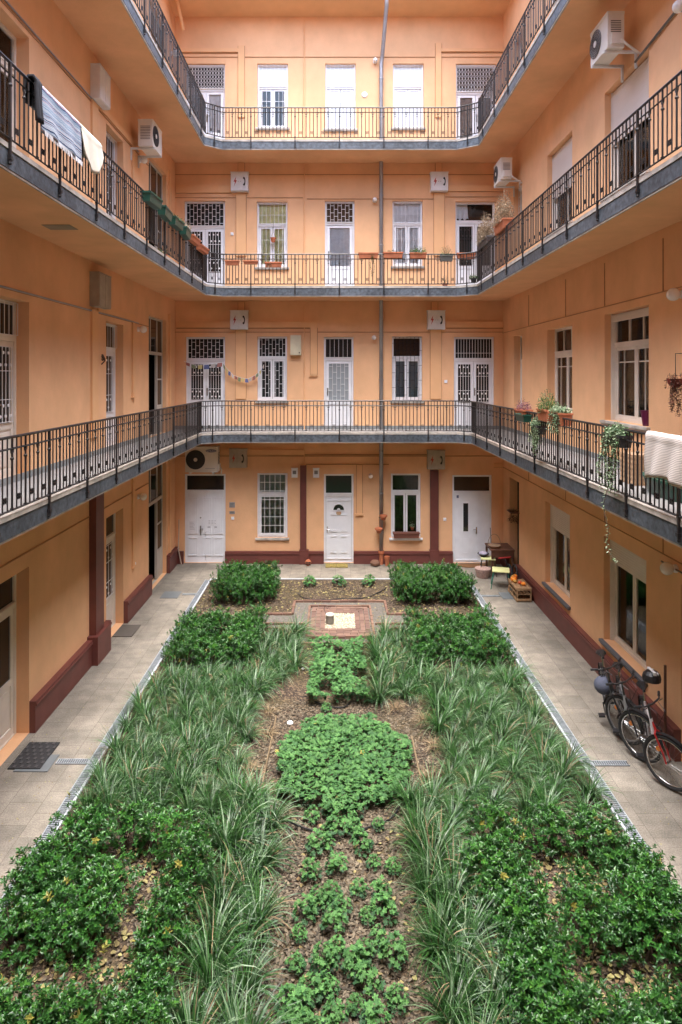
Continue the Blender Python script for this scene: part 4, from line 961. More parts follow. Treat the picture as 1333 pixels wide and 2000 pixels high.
for px, py in pts:
    x, y = gp(px, py); x += rnd(-.03, .03)
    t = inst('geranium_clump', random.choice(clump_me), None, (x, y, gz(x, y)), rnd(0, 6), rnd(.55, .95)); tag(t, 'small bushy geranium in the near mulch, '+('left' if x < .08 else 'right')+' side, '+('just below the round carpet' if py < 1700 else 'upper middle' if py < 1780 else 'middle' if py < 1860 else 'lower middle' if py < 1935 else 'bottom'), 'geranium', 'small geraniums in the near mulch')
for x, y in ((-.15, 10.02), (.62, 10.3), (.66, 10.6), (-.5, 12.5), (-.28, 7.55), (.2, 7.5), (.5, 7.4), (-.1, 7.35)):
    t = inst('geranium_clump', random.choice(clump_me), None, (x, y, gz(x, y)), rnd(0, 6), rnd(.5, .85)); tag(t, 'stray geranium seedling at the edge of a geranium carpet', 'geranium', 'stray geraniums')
for (px, lab) in ((605, 'leftmost of three low dark geraniums by the end wall path'), (663, 'middle one of three low dark geraniums by the end wall path'), (721, 'rightmost of three low dark geraniums by the end wall path')):
    x = (px-CX)*16.05/F; t = inst('geranium_clump', clump_me[px % 6], None, (x, 16.1, .02), rnd(0, 6), (1.9, 1.1, .95)); tag(t, lab, 'geranium', 'low geraniums by the end wall path')

# mulch, fallen leaves
random.seed(31)
def chips(n, areas, mt, name, label, L_=(.02, .06), W_=(.007, .018), lift=.012, tilt=.35, cat='mulch'):
    m = MB(); tot = sum((a[1]-a[0])*(a[3]-a[2])*a[4] for a in areas)
    for a in areas:
        for k in range(int(n*(a[1]-a[0])*(a[3]-a[2])*a[4]/tot)):
            x, y = rnd(a[0], a[1]), rnd(a[2], a[3]); z = gz(x, y)+rnd(.002, lift); d = rdir(-tilt, tilt); s = d.cross(UP).normalized(); s = (s+UP*rnd(-.4, .4)).normalized()
            l_, w_ = rnd(*L_), rnd(*W_); p = Vector((x, y, z)); q = p+d*l_; q.z = max(q.z, z-.004)
            mid = (p+q)/2+UP*w_*.3
            m.add([p-s*w_*.35, p+s*w_*.35, mid+s*w_, q+s*w_*.3, q-s*w_*.3, mid-s*w_], [(0, 1, 2, 5), (5, 2, 3, 4)])
    return tag(m.build(name, mt, fix=False), label, cat, kind='stuff')
chips(26000, [(-.75, .9, 4.2, 7.8, 3.2), (-1.3, -.7, 7.6, 10.2, 2), (.9, 1.5, 7.6, 10.2, 2), (-.7, .9, 9.6, 10.3, 2), (-3.2, 3.3, 4.2, 7.7, .8), (-3.2, 3.3, 11.2, 16.5, .55)], chipm, 'bark_mulch', 'brown bark mulch spread over the planted bed')
chips(5200, [(-2.9, -1.3, 4.3, 7.1, 3.0), (1.4, 3.2, 4.3, 7.1, 3.0), (-3.2, 3.3, 11.2, 16.3, 1), (-.7, .9, 4.3, 7.6, .35)], fallen, 'fallen_leaves', 'pale yellow fallen leaves lying on the mulch under the hedges', (.03, .06), (.016, .028), .03, .3, 'fallen leaves')

random.seed(41)
m = MB()
for k in range(520):
    x = rnd(XL+.15, GL-.12) if k % 2 else rnd(GR+.15, XR-.15); y = rnd(4.5, 17.5); d = rdir(-.1, .2); leaf(m, Vector((x, y, .006)), d, UP, rnd(.012, .035), rnd(.008, .018), .1)
tag(m.build('leaf_litter', fallen, fix=False), 'small dry leaves scattered on both paved paths', 'fallen leaves', kind='stuff')
# black irrigation hoses
def hose(pts, label):
    m = MB(); P_ = []
    for i in range(len(pts)-1):
        for f in (0, .25, .5, .75):
            a0 = pts[max(i-1, 0)]; a1, a2 = pts[i], pts[i+1]; a3 = pts[min(i+2, len(pts)-1)]
            c = [.5*((2*a1[j])+(-a0[j]+a2[j])*f+(2*a0[j]-5*a1[j]+4*a2[j]-a3[j])*f*f+(-a0[j]+3*a1[j]-3*a2[j]+a3[j])*f**3) for j in (0, 1)]; P_.append((c[0], c[1], gz(*c)+.025))
    m.tube(P_, .010, 6); tag(m.build('irrigation_hose', blackpl), label, 'hose', 'black irrigation hoses in the mulch')
hose([gp(560, 1600), gp(610, 1618), gp(690, 1622), gp(760, 1600), gp(785, 1570)], 'black hose curving below the round geranium carpet')
hose([gp(615, 1368), gp(640, 1378), gp(672, 1380), gp(688, 1366)], 'black hose arc just above the round geranium carpet')
hose([gp(690, 1985), gp(720, 1985), gp(742, 1970)], 'short black hose at the bottom of the near mulch')
hose([gp(583, 1160), gp(600, 1170), gp(660, 1168), gp(720, 1165), gp(752, 1150), gp(755, 1143)], 'thin dark hose looping through the far mulch behind the brick square')
m = MB(); m.tube([(*gp(510, 1545), .05), (*gp(540, 1400), .06)], .012, 5); tag(m.build('dead_stalk', grassdry), 'long straight dry stalk lying left of the round carpet', 'dead stalk', 'dry stalks on the mulch')
m = MB(); m.tube([(*gp(828, 1548), .05), (*gp(805, 1440), .06)], .012, 5); tag(m.build('dead_stalk', grassdry), 'long straight dry stalk lying right of the round carpet', 'dead stalk', 'dry stalks on the mulch')
m = MB(); m.ball((0, 0, .03), .05, 8, .6); tag(m.build('white_stone', paper, None, (*gp(567, 1412), .02)), 'white lump of paper lying on the mulch left of the round carpet', 'litter')
m = MB(); m.ball((0, 0, .02), .03, 7, .6); tag(m.build('white_stone', paper, None, (*gp(592, 1306), .03)), 'tiny white scrap in the upper left sedge strip', 'litter')

# brick square with pebbles, paths, edging
random.seed(77)
SQ = (-.585, .775, 12.72, 14.42)
o = MB().quad((-1.75, 13.17, .052), (1.6, 13.17, .052), (1.6, 13.95, .052), (-1.75, 13.95, .052)).quad((-.95, 12.42, .048), (1.12, 12.42, .048), (1.12, 14.74, .048), (-.95, 14.74, .048)).build('garden_path', mat('dark_gravel', (.115, .105, .09), .95, var=.35, scale=30, bump=.6, bscale=120)); tag(o, kind='structure')
t = thing('brick_square', 'square of brown garden bricks round a tray of cream pebbles', 'paving', (0, 0, .052))
m = MB(); x0, x1, y0, y1 = SQ
def brick(m, a, b_, c, d, z=.035): h_ = z+rnd(-.003, .003); g = .004; m.box(a+g, b_-g, c+g, d-g, 0, h_)
for ring, (wd) in enumerate((.10, .10, .10)):
    xa, xb, ya, yb_ = x0+.055+ring*.105, x1-.055-ring*.105, y0+.055+ring*.125, y1-.055-ring*.125
    n = 9-ring*2
    for i in range(n):
        brick(m, xa+(xb-xa)*i/n, xa+(xb-xa)*(i+1)/n, ya, ya+.12); brick(m, xa+(xb-xa)*i/n, xa+(xb-xa)*(i+1)/n, yb_-.12, yb_)
    n = 8-ring*2
    for i in range(n):
        brick(m, xa, xa+.1, ya+.12+(yb_-ya-.24)*i/n, ya+.12+(yb_-ya-.24)*(i+1)/n); brick(m, xb-.1, xb, ya+.12+(yb_-ya-.24)*i/n, ya+.12+(yb_-ya-.24)*(i+1)/n)
m.build('brick_paving', brickm, t)
m = MB()
def edge(m, p, q, h_=.06, w_=.045, pitch=.2, z=0):
    p, q = Vector(p), Vector(q); L_ = (q-p).length; n = max(1, round(L_/pitch)); d = (q-p)/L_; s = Vector((-d.y, d.x))*w_/2
    for i in range(n):
        a, b_ = p+d*(L_*i/n+.004), p+d*(L_*(i+1)/n-.004); hh = h_+rnd(-.006, .006); k = s*rnd(.9, 1.1)
        m.prism([(a.x-k.x, a.y-k.y, z-.03), (b_.x-k.x, b_.y-k.y, z-.03), (b_.x+k.x, b_.y+k.y, z-.03), (a.x+k.x, a.y+k.y, z-.03)], (0, 0, hh+.03))
for p, q in (((x0, y0), (x1, y0)), ((x1, y0), (x1, y1)), ((x1, y1), (x0, y1)), ((x0, y1), (x0, y0))): edge(m, p, q, .05)
m.build('brick_border', edgebrick, t)
m = MB()
for k in range(1500):
    px_, py_ = rnd(x0+.36, x1-.36), rnd(y0+.42, y1-.42); r_ = rnd(.012, .024); zc = rnd(.01, .03)
    m.T = Matrix.Translation((px_, py_, zc)) @ Matrix.Rotation(rnd(0, 3), 4, 'Z') @ Matrix.Diagonal((1, rnd(.6, 1), rnd(.4, .7), 1))
    m.add([(r_,0,0),(-r_,0,0),(0,r_,0),(0,-r_,0),(0,0,r_),(0,0,-r_),(r_*.6,r_*.6,r_*.5),(-r_*.6,-r_*.6,r_*.5)], [(0,6,4),(6,2,4),(2,1,4),(1,7,4),(7,3,4),(3,0,4),(0,2,6),(0,5,2),(2,5,1),(1,5,3),(3,5,0),(1,3,7)])
m.T = None; tag(m.build('pebbles', pebble, t, fix=False), kind='stuff')
te = thing('brick_edging', 'line of upright reddish bricks edging the cross shaped gravel path', 'edging', (0, 0, 0)); z_ = .04
for p, q in (((-.95, 14.76), (1.14, 14.76)), ((-.95, 14.76), (-.95, 13.96)), ((1.14, 14.76), (1.14, 13.96)), ((-.95, 13.96), (-1.8, 13.96)), ((1.14, 13.96), (1.65, 13.96)), ((-.64, 13.42), (-1.9, 13.42)), ((.83, 13.42), (1.65, 13.42)), ((-1.8, 13.16), (-1.05, 13.16)), ((1.65, 13.16), (1.15, 13.16)), ((-.95, 12.42), (1.12, 12.42)), ((-1.05, 13.16), (-1.05, 12.9))):
    m = MB(); edge(m, p, q, .055, .05, .2, z_); m.build('brick_row', edgebrick, te)
t = thing('garden_lantern', 'grey metal can with a wire handle standing on the brick square', 'lantern', (-.12, 13.42, .088))
m = MB(); m.lathe([(.085, 0), (.085, .17), (.078, .175), (.078, .16), (.001, .16)], (0, 0, 0), 18); m.build('can', mat('tin', (.23, .22, .19), .5, metal=.3, stain=.3), t)
m = MB(); m.tube([(-.08, 0, .15), (-.12, 0, .30), (-.10, 0, .36), (-.06, .01, .30), (-.02, .01, .33)], .005, 5); m.build('handle', iron, t)
m = MB(); m.lathe([(.09, 0), (.095, .012), (.09, .025)], (0, 0, .165), 18); m.build('rim', mat('pale_tin', (.5, .48, .42), .6), t)

# edge plants spilling handled by hedges. ---- mats
def matt(name, x, y, sx, sy_, label, mt, h=.015, rz=0, pattern=False):
    t = thing(name, label, 'doormat', (x, y, .004), rz, 'doormats outside the ground floor doors'); m = MB(); m.box(-sx/2, sx/2, -sy_/2, sy_/2, 0, h); m.build('mat_base', mt, t)
    if pattern:
        m = MB()
        for i in range(9):
            for j in range(7):
                if (i+j) % 2: m.box(-sx/2+sx*(i+.15)/9, -sx/2+sx*(i+.85)/9, -sy_/2+sy_*(j+.15)/7, -sy_/2+sy_*(j+.85)/7, h, h+.006)
        m.build('rubber_studs', mat('worn_rubber', (.05, .045, .045), .7), t)
matt('doormat', -4.20, 8.86, .44, .62, 'black studded rubber doormat outside the nearest left door', rubber, .015, 0, True)
matt('doormat', -4.34, 13.2, .40, .60, 'grey brown doormat outside the narrow left door', mat('grey_coir', (.10, .085, .07), .95, bump=.5))
matt('doormat', bx(658), 17.72, .62, .30, 'yellow green coir doormat in front of the fan light door', mat('yellow_coir', (.28, .22, .06), .95, var=.4, scale=25, bump=.5), .03)
t = thing('doormat', 'brown half round doormat in front of the slot window door', 'doormat', (bx(916), 17.90, .004), 0, 'doormats outside the ground floor doors'); m = MB(); m.prism([(.45*math.cos(a), -.34*math.sin(a), 0) for a in [math.pi*k/16 for k in range(17)]], (0, 0, .02)); m.build('mat_base', mat('brown_coir', (.18, .085, .03), .95, var=.3, scale=25, bump=.5), t)

# ------------------------------------------------------------ pots, window boxes
def foliage(m, c, rx, ry, h, n, L_=(.03, .05), W_=(.012, .02), droop=0):
    for k in range(n):
        d = rdir(-.1, 1); a_ = rnd(0, 6.28); q_ = math.sqrt(random.random()); bump_ = .7+.3*math.sin(k*.37)*math.sin(c[2]*9+int(k/25)*2.1); p = Vector((c[0]+math.cos(a_)*q_*rx*1.08, c[1]+math.sin(a_)*q_*ry*1.08, c[2]+h*rnd(-.05, 1)**1.0*(1-.45*q_*q_)*bump_))
        dd = (d+rdir(-1, 1)*.6-UP*droop); leaf(m, p, dd, UP, rnd(*L_), rnd(*W_))
def plant(t, kind, c, rx, ry, h, n):
    m = MB()
    if kind == 'green': foliage(m, c, rx, ry, h, n); st = potleaf
    elif kind == 'sparse': foliage(m, c, rx, ry, h, n, (.02, .035), (.008, .014)); st = potleaf
    elif kind == 'dry': foliage(m, c, rx, ry, h, n, (.025, .05), (.012, .022)); st = dryleaf
    elif kind == 'pink': foliage(m, c, rx, ry, h, n, (.02, .035), (.010, .016)); st = pinkleaf
    elif kind == 'ivy': foliage(m, c, rx, ry, h, n, (.03, .045), (.022, .032), .4); st = ivyleaf
    o = m.build('plant', st, t, fix=False)
    m = MB()
    for k in range(14): d = rdir(.3, 1); m.tube([c, (c[0]+d.x*rx, c[1]+d.y*ry, c[2]+d.z*h)], .0025, 3)
    m.build('stems', dryleaf if kind == 'dry' else stemm, o, fix=False)
def trail(t, kind, starts, lens, n=28, curl=0):
    m = MB(); st = MB()
    for s, L_ in zip(starts, lens):
        p = Vector(s); P_ = [p.copy()]; k = int(L_/.03); ph = rnd(0, 6)
        for i in range(k):
            p = p+Vector((math.sin(i*.35+ph)*.008+curl*(.03*(i/k)**3), -.0015+math.cos(i*.3+ph)*.004, -.03 if not curl else -.03*(1-(i/k)**4))); P_.append(p.copy())
            for q in range(1 if L_ > .7 else 2): d = rdir(-.6, .2); leaf(m, p, d, UP, rnd(.025, .045), rnd(.018, .028))
        st.tube(P_, .003, 3)
    o = m.build('trailing_shoots', kind, t, fix=False); st.build('vine_stem', stemm, o, fix=False)
def trough(name, loc, rz, L_, mt, label, pl=None, w_=.17, h=.15, group=None, n=140, ph=.12, rimmed=True, mats_=None, spread=1):
    t = thing(name, label, 'planter', loc, rz, group); m = MB(); a, b_ = L_/2, L_/2*.92; c, d = w_/2, w_/2*.75; th = .012
    vs = [(-b_,-d,0),(b_,-d,0),(b_,d,0),(-b_,d,0),(-a,-c,h),(a,-c,h),(a,c,h),(-a,c,h),(-a+th,-c+th,h),(a-th,-c+th,h),(a-th,c-th,h),(-a+th,c-th,h),(-b_+th,-d+th,h*.7),(b_-th,-d+th,h*.7),(b_-th,d-th,h*.7),(-b_+th,d-th,h*.7)]
    m.add(vs, [(0,3,2,1),(0,1,5,4),(1,2,6,5),(2,3,7,6),(3,0,4,7),(4,5,9,8),(5,6,10,9),(6,7,11,10),(7,4,8,11),(8,9,13,12),(9,10,14,13),(10,11,15,14),(11,8,12,15)]); 
    if rimmed: m.box(-a-.008, a+.008, -c-.008, -c, h-.03, h+.002); m.box(-a-.008, a+.008, c, c+.008, h-.03, h+.002); m.box(-a-.008, -a, -c, c, h-.03, h+.002); m.box(a, a+.008, -c, c, h-.03, h+.002)
    m.build('trough', mt, t); MB().box(-b_+.01, b_-.01, -d, d, h*.6, h*.78).build('soil', soilm, t)
    if pl: plant(t, pl, (0, 0, h*.75), a*.95, c*1.3*spread, ph, n)
    return t
def pot(loc, label, r=.07, h=.12, mt=terra, pl=None, ph=.14, n=90, group=None, cat='flower pot', spread=1.3):
    t = thing('flower_pot', label, cat, loc, 0, group); m = MB(); m.lathe([(r*.65, 0), (r*.92, h*.78), (r*1.05, h*.78), (r*1.08, h), (r*.95, h), (r*.9, h*.8), (.001, h*.8)], (0, 0, 0), 16); m.build('pot', mt, t)
    if pl: plant(t, pl, (0, 0, h*.8), r*spread, r*spread, ph, n)
    return t
zr2 = FL[2]+RH; G2 = 'window boxes along the middle gallery railing'
yb2 = YR-.055+.0
def rb(px): return (px-CX)*16.88/F
def zb2(py): return H+(CY-py)*16.88/F
t = trough('window_box', (rb(720), 16.90, zb2(505)), 0, .52, terra, 'orange terracotta box on the railing right of the middle white door, with one trailing shoot', 'sparse', group=G2, n=12, ph=.05); trail(t, potleaf, [(.09, -.09, .12), (.12, -.09, .1)], [.62, .5])
trough('window_box', (rb(768), 16.90, zb2(504)), 0, .52, terra, 'orange terracotta box in front of the downpipe with a small green tuft', 'green', group=G2, n=60, ph=.12)
t = trough('window_box', (rb(817), 16.90, zb2(505)), 0, .44, terra, 'orange terracotta box overflowing with fresh green leaves', 'green', group=G2, n=420, ph=.26)
trough('window_box', (rb(872), 16.90, zb2(510)), 0, .34, mat('grey_trough', (.10, .10, .09), .7), 'small grey box with a sparse yellowish plant', 'sparse', group=G2, n=320, ph=.34)
trough('window_box', (rb(911), 16.92, zb2(505)), R(-3), .48, terra, 'orange terracotta box at the bend of the railing, right of the grey one', 'dry', group=G2, n=30, ph=.05)
xr2 = RAILX[2][1]-.02
def yr(px, x): return sy(px, x)
trough('window_box', (xr2, 15.75, zr2-.02), R(90), 1.1, mat('grey_trough_large', (.09, .085, .085), .7), 'long dark grey box on the railing corner full of tall dried plants', 'dry', group=G2, n=2600, ph=.80, spread=1.5)
trough('window_box', (xr2, 14.1, zr2-.03), R(90), .85, terra, 'larger terracotta box on the right railing with tall dried stalks', 'dry', group=G2, n=2200, ph=.85, spread=1.3, w_=.22, h=.20)
xl2 = RAILX[2][0]
for k, (yy, lab, pl) in enumerate(((11.35, 'nearest of four green plastic boxes hanging on the left railing', 'sparse'), (12.2, 'second nearest of four green plastic boxes hanging on the left railing', None), (13.05, 'third of four green plastic boxes hanging on the left railing', 'green'), (13.85, 'farthest of four green plastic boxes on the left railing, with pale dried flowers', 'dry'))):
    trough('window_box', (xl2+.14, yy, zr2-.19-.02*(k % 2)), R(90)+(-.06, .05, -.04, .07)[k], .62, greenpl, lab, pl, group=G2, n=110 if k < 3 else 260, ph=.12 if k < 3 else .26, h=.17)
trough('window_box', (xl2+.12, 14.75, zr2-.15), R(88), .70, terra, 'nearer of two tilted terracotta boxes at the left railing corner', 'sparse', group=G2, w_=.16, h=.13, n=40, ph=.08)
trough('window_box', (xl2+.13, 15.65, zr2-.18), R(86), .70, terra, 'farther of two tilted terracotta boxes at the left railing corner', 'sparse', group=G2, w_=.16, h=.13, n=40, ph=.08)
trough('window_box', (rb(455), 16.80, zb2(519)), 0, .36, terra, 'small shallow terracotta box right of the double door', None, group=G2, h=.12, w_=.13)
trough('window_box', (rb(491), 16.80, zb2(517)), 0, .38, terra, 'very shallow terracotta box left of the one with yellow trailing plant', None, group=G2, h=.09, w_=.13)
t = trough('window_box', (rb(535), 16.80, zb2(523)), 0, .44, terra, 'terracotta box under the yellow blind window with a limp yellowish plant', 'dry', group=G2, n=60, ph=.06, h=.13, w_=.15); trail(t, dryleaf, [(-.10, -.08, .12), (-.06, -.09, .12), (-.14, -.07, .1)], [.2, .16, .14])
t = thing('hanging_pot', 'little terracotta pot hanging before the yellow blind window', 'flower pot', (bx(534.5), YB-.06, bz(474))); m = MB(); m.lathe([(.05, 0), (.075, .10), (.085, .10), (.085, .13), (.06, .13)], (0, 0, 0), 14); m.build('pot', terra, t); m = MB(); m.tube([(-.08, 0, .12), (0, 0, .30), (.08, 0, .12)], .004, 4); m.tube([(0, 0, .3), (0, .02, .55)], .004, 4); m.build('hanger', iron, t)
pot((rb(873), 17.15, FL[2]), 'small terracotta pot with a thin green plant on the middle gallery floor', .08, .11, terra, 'sparse', .26, 90)
pot((3.55, 16.35, FL[2]+.005), 'small black pot with dark leaves on the middle gallery floor at the bend', .08, .12, blackpl, 'green', .18, 90)
pot((-3.55, 13.0, FL[2]), 'pink rimmed pot with a green plant on the middle gallery floor at left', .10, .10, mat('pink_pot', (.4, .12, .1), .6), 'green', .16, 120)
# ground floor pots
for z, dx, lab in ((bz(1012), .06, 'upper terracotta half pot strapped to the downpipe'), (bz(1037), -.07, 'lower terracotta half pot strapped to the downpipe')):
    t = thing('pipe_pot', lab, 'flower pot', (bx(744)+dx, YB-.24, z), 0, 'pots strapped to the downpipe'); m = MB(); m.lathe([(.055, 0), (.085, .09), (.11, .09), (.11, .14), (.08, .14), (.001, .10)], (0, 0, 0), 16); m.build('pot', terra, t); MB().torus((-dx, .14, .05), .063, .006, 'z', 16, 4).build('strap', iron, t)
pot((bx(755), 17.78, 0), 'tall narrow terracotta jar at the foot of the downpipe', .075, .26, terra)
m = MB(); m.lathe([(.06, 0), (.13, .04), (.14, .10), (.10, .15), (.001, .15)], (0, 0, 0), 16); tag(m.build('clay_bowl', mat('brown_clay', (.2, .1, .06), .8, stain=.2), None, (bx(732), 17.75, 0)), 'squat brown clay bowl left of the clay downpipe foot', 'bowl')
t = thing('clay_ball', 'round clay lantern ball with holes on the path by the plinth', 'ornament', (bx(603), 17.78, 0)); m = MB(); m.ball((0, 0, .085), .09, 14); m.build('ball', terra, t, smooth=True); m = MB()
for a in range(6): m.lathe([(.001, -.006), (.022, -.006), (.022, 0), (.001, 0)], (-.05+.05*(a % 3), -.086, .06+.05*(a//3)), 8, 'y')
m.build('hole', blackpl, t)
t = trough('window_box', (bx(793), YB-.12, bz(1048)), 0, .74, mat('brown_trough', (.16, .055, .035), .6), 'brown planter on the sill of the ground floor casement window', 'sparse', h=.15, n=25, ph=.07)
pot((bx(806), YB+.02, bz(1035)), 'white flowering plant standing behind the casement glass', .05, .08, terra, 'ivy', .2, 60)

# lowest gallery, right side
x1r = RAILX[1][1]; zr1 = FL[1]+RH; G1 = 'planters hanging on the right railing of the lowest gallery'
t = trough('window_box', (x1r-.02, 12.1, zr1-.12), R(-90), .60, terra, 'pink flowering heather box, farthest planter on the right railing', 'pink', group=G1, n=600, ph=.26)
trough('window_box', (x1r-.12, 11.75, zr1-.18), R(-90), .52, greenpl, 'dark green plastic box hanging inside the court beside the heather', None, group=G1, h=.14)
t = trough('window_box', (x1r-.05, 11.1, zr1-.35), R(-90), .4, blackpl, 'black basket hidden under a mass of trailing ivy', 'ivy', group=G1, n=420, ph=.24); trail(t, ivyleaf, [(rnd(-.25, .25), rnd(-.14, .05), .14) for _ in range(30)], [rnd(.2, .52) for _ in range(30)])
t = trough('window_box', (x1r-.02, 10.72, zr1-.10), R(-90), .50, terra, 'terracotta box with tall yellow green grassy plants', 'green', group=G1, n=700, ph=.42, w_=.22, h=.20)
t = trough('window_box', (x1r-.02, 10.12, zr1-.12), R(-90), .48, terra, 'terracotta box with pale variegated ivy spilling over', 'ivy', group=G1, n=560, ph=.22, w_=.22, h=.20); trail(t, ivyleaf, [(rnd(-.15, .25), -.12, .2) for _ in range(20)], [rnd(.15, .36) for _ in range(20)])
pot((4.15, 12.0, FL[1]+.72), 'small dark cactus pot behind the railing near the second right window', .06, .12, blackpl, 'green', .14, 60)
t = trough('window_box', (x1r-.06, 7.98, zr1-.22), R(-90), .50, blackpl, 'black box of white edged ivy with long shoots hanging past the gallery', 'ivy', group=G1, n=900, ph=.20)
random.seed(3); trail(t, ivyleaf, [(rnd(-.26, .26), rnd(-.15, -.05), .14) for _ in range(20)], [rnd(.2, .75) for _ in range(20)]); trail(t, ivyleaf, [(.10, -.14, .1)], [1.75], curl=1)
t = thing('planter_tub', 'long dark green tub standing on the right gallery floor', 'planter', (4.15, 7.9, FL[1])); m = MB(); n_ = 20
ring = lambda a, b_, z: [(a*math.cos(2*math.pi*k/n_), b_*math.sin(2*math.pi*k/n_), z) for k in range(n_)]
m.add(ring(.14, .45, 0)+ring(.19, .56, .20)+ring(.205, .575, .20)+ring(.205, .575, .23)+ring(.17, .54, .23)+ring(.15, .5, .14), [(i*n_+k, i*n_+(k+1) % n_, (i+1)*n_+(k+1) % n_, (i+1)*n_+k) for i in range(5) for k in range(n_)]+[tuple(range(5*n_, 6*n_))]); m.build('tub', greenpl, t)
t = thing('storage_basket', 'upright woven tan box standing behind the ivy planter', 'basket', (4.25, 8.9, FL[1])); m = MB(); m.box(-.17, .17, -.2, .2, 0, .42)
for k in range(6): m.box(-.175, .175, -.205, .205, .02+k*.07, .05+k*.07)
m.build('basket_body', mat('tan_weave', (.38, .24, .14), .8, var=.2, scale=30, bump=.4), t)
t = thing('purple_vase', 'dark purple pot on the sill of the big right window', 'vase', (XR+.08, 9.85, FL[1]+.73)); m = MB(); m.lathe([(.06, 0), (.09, .2), (.10, .24), (.09, .24), (.001, .2)], (0, 0, 0), 16); m.build('pot', mat('purple_glaze', (.10, .01, .05), .3), t)
t = thing('hanging_plant', 'reddish dried hanging basket plant on the right wing', 'hanging plant', (XR-.28, 8.35, 5.15)); m = MB(); m.lathe([(.03, 0), (.09, .05), (.11, .12)], (0, 0, .0), 12); m.build('basket', mat('red_basket', (.2, .03, .02), .6), t); 
m = MB(); m.tube([(0, 0, .1), (0, 0, .45), (.26, 0, .45)], .006, 4); m.build('hook', iron, t)
trail(t, mat('russet_leaf', (.22, .07, .04), .8, island=1, col2=(.10, .04, .03)), [(rnd(-.1, .1), rnd(-.1, .1), rnd(.08, .2)) for _ in range(22)], [rnd(.15, .5) for _ in range(22)])
t = thing('wall_planter', 'broad green leaved plant on the sill beyond the striped cloth', 'plant', (4.3, 7.3, 4.55)); m = MB(); foliage(m, (0, 0, .1), .15, .15, .15, 60, (.08, .12), (.05, .07)); m.build('leaves', potleaf, t, fix=False); m = MB(); m.lathe([(.06, 0), (.08, .12)], (0, 0, -.02), 12); m.build('pot', terra, t)

# textiles on the railings
def cloth_mat(name, f):
    m = bpy.data.materials.new(name); m.use_nodes = True; n = m.node_tree.nodes; l = m.node_tree.links; b = n['Principled BSDF']; b.inputs['Roughness'].default_value = .95; b.inputs['Specular IOR Level'].default_value = .1
    f(n, l, b); MT[name] = m; return m
def rugf(n, l, b):
    geo = n.new('ShaderNodeTexCoord'); mp = n.new('ShaderNodeMapping'); mp.inputs['Scale'].default_value = (.6, 1, 1.0); l.new(geo.outputs['Object'], mp.inputs['Vector'])
    sp = n.new('ShaderNodeSeparateXYZ'); l.new(mp.outputs[0], sp.inputs[0]); nz = n.new('ShaderNodeTexNoise'); nz.inputs['Scale'].default_value = 5; l.new(mp.outputs[0], nz.inputs['Vector'])
    ad = n.new('ShaderNodeMath'); ad.operation = 'MULTIPLY_ADD'; l.new(nz.outputs['Fac'], ad.inputs[0]); ad.inputs[1].default_value = .06; l.new(sp.outputs['Z'], ad.inputs[2])
    mu = n.new('ShaderNodeMath'); mu.operation = 'MULTIPLY'; mu.inputs[1].default_value = 36; l.new(ad.outputs[0], mu.inputs[0])
    wn = n.new('ShaderNodeTexNoise'); wn.noise_dimensions = '1D'; wn.inputs['Scale'].default_value = 1; wn.inputs['Detail'].default_value = 2; l.new(mu.outputs[0], wn.inputs['W'])
    cr = n.new('ShaderNodeValToRGB'); cr.color_ramp.interpolation = 'CONSTANT'; els = cr.color_ramp.elements; els[0].position = 0; els[0].color = (.02, .03, .07, 1); els[1].position = .42; els[1].color = (.36, .40, .46, 1)
    for p, c in ((.36, (.08, .13, .22, 1)), (.50, (.12, .2, .28, 1)), (.54, (.55, .55, .56, 1)), (.60, (.35, .06, .10, 1)), (.63, (.05, .06, .12, 1))): e = els.new(p); e.color = c
    l.new(wn.outputs['Fac'], cr.inputs[0]); l.new(cr.outputs[0], b.inputs['Base Color'])
rug = cloth_mat('rag_rug_weave', rugf)
def stripef(n, l, b):
    tc = n.new('ShaderNodeTexCoord'); wv = n.new('ShaderNodeTexWave'); wv.bands_direction = 'Z'; wv.inputs['Scale'].default_value = 18; wv.inputs['Distortion'].default_value = 3; wv.inputs['Detail'].default_value = 1; wv.inputs['Detail Scale'].default_value = .6; l.new(tc.outputs['Object'], wv.inputs['Vector'])
    cr = n.new('ShaderNodeValToRGB'); cr.color_ramp.elements[0].color = (.22, .19, .17, 1); cr.color_ramp.elements[1].color = (.66, .60, .55, 1); cr.color_ramp.elements[1].position = .55; l.new(wv.outputs['Fac'], cr.inputs[0]); l.new(cr.outputs[0], b.inputs['Base Color'])
stripe = cloth_mat('striped_towel', stripef)
def drape(name, label, side, y0, y1, ztop, drop, mt, dropf=None, thick=.012, inner=.25, n=26, wav=.015):
    x = side; m = MB(); prof = [(-.045, -inner), (-.045, -.02), (-.02, .022), (.02, .022), (.045, -.02)] ; k = 10
    vs = []; cols = 0
    for i in range(n+1):
        f = i/n; y = y0+(y1-y0)*f; dr = drop*(dropf(f) if dropf else 1)
        pf = prof+[(.035+.003*j, -.02-(dr-.02)*j/k) for j in range(1, k+1)]; cols = len(pf)
        for a, (o_, z) in enumerate(pf): sg = 1 if x < 0 else -1; vs.append((sg*(o_+.01+wav*math.sin(f*14+z*4)*(min(1, abs(z)*2))), y-(y0+y1)/2, z))
    m.add(vs, [(i*cols+j, (i+1)*cols+j, (i+1)*cols+j+1, i*cols+j+1) for i in range(n) for j in range(cols-1)])
    o = m.build(name, mt, None, (x, (y0+y1)/2, ztop), smooth=True, fix=False); md = o.modifiers.new('thickness', 'SOLIDIFY'); md.thickness = thick
    return tag(o, label, 'cloth' if name != 'rag_rug' else 'rug')
xL2 = RAILX[2][0]+.055
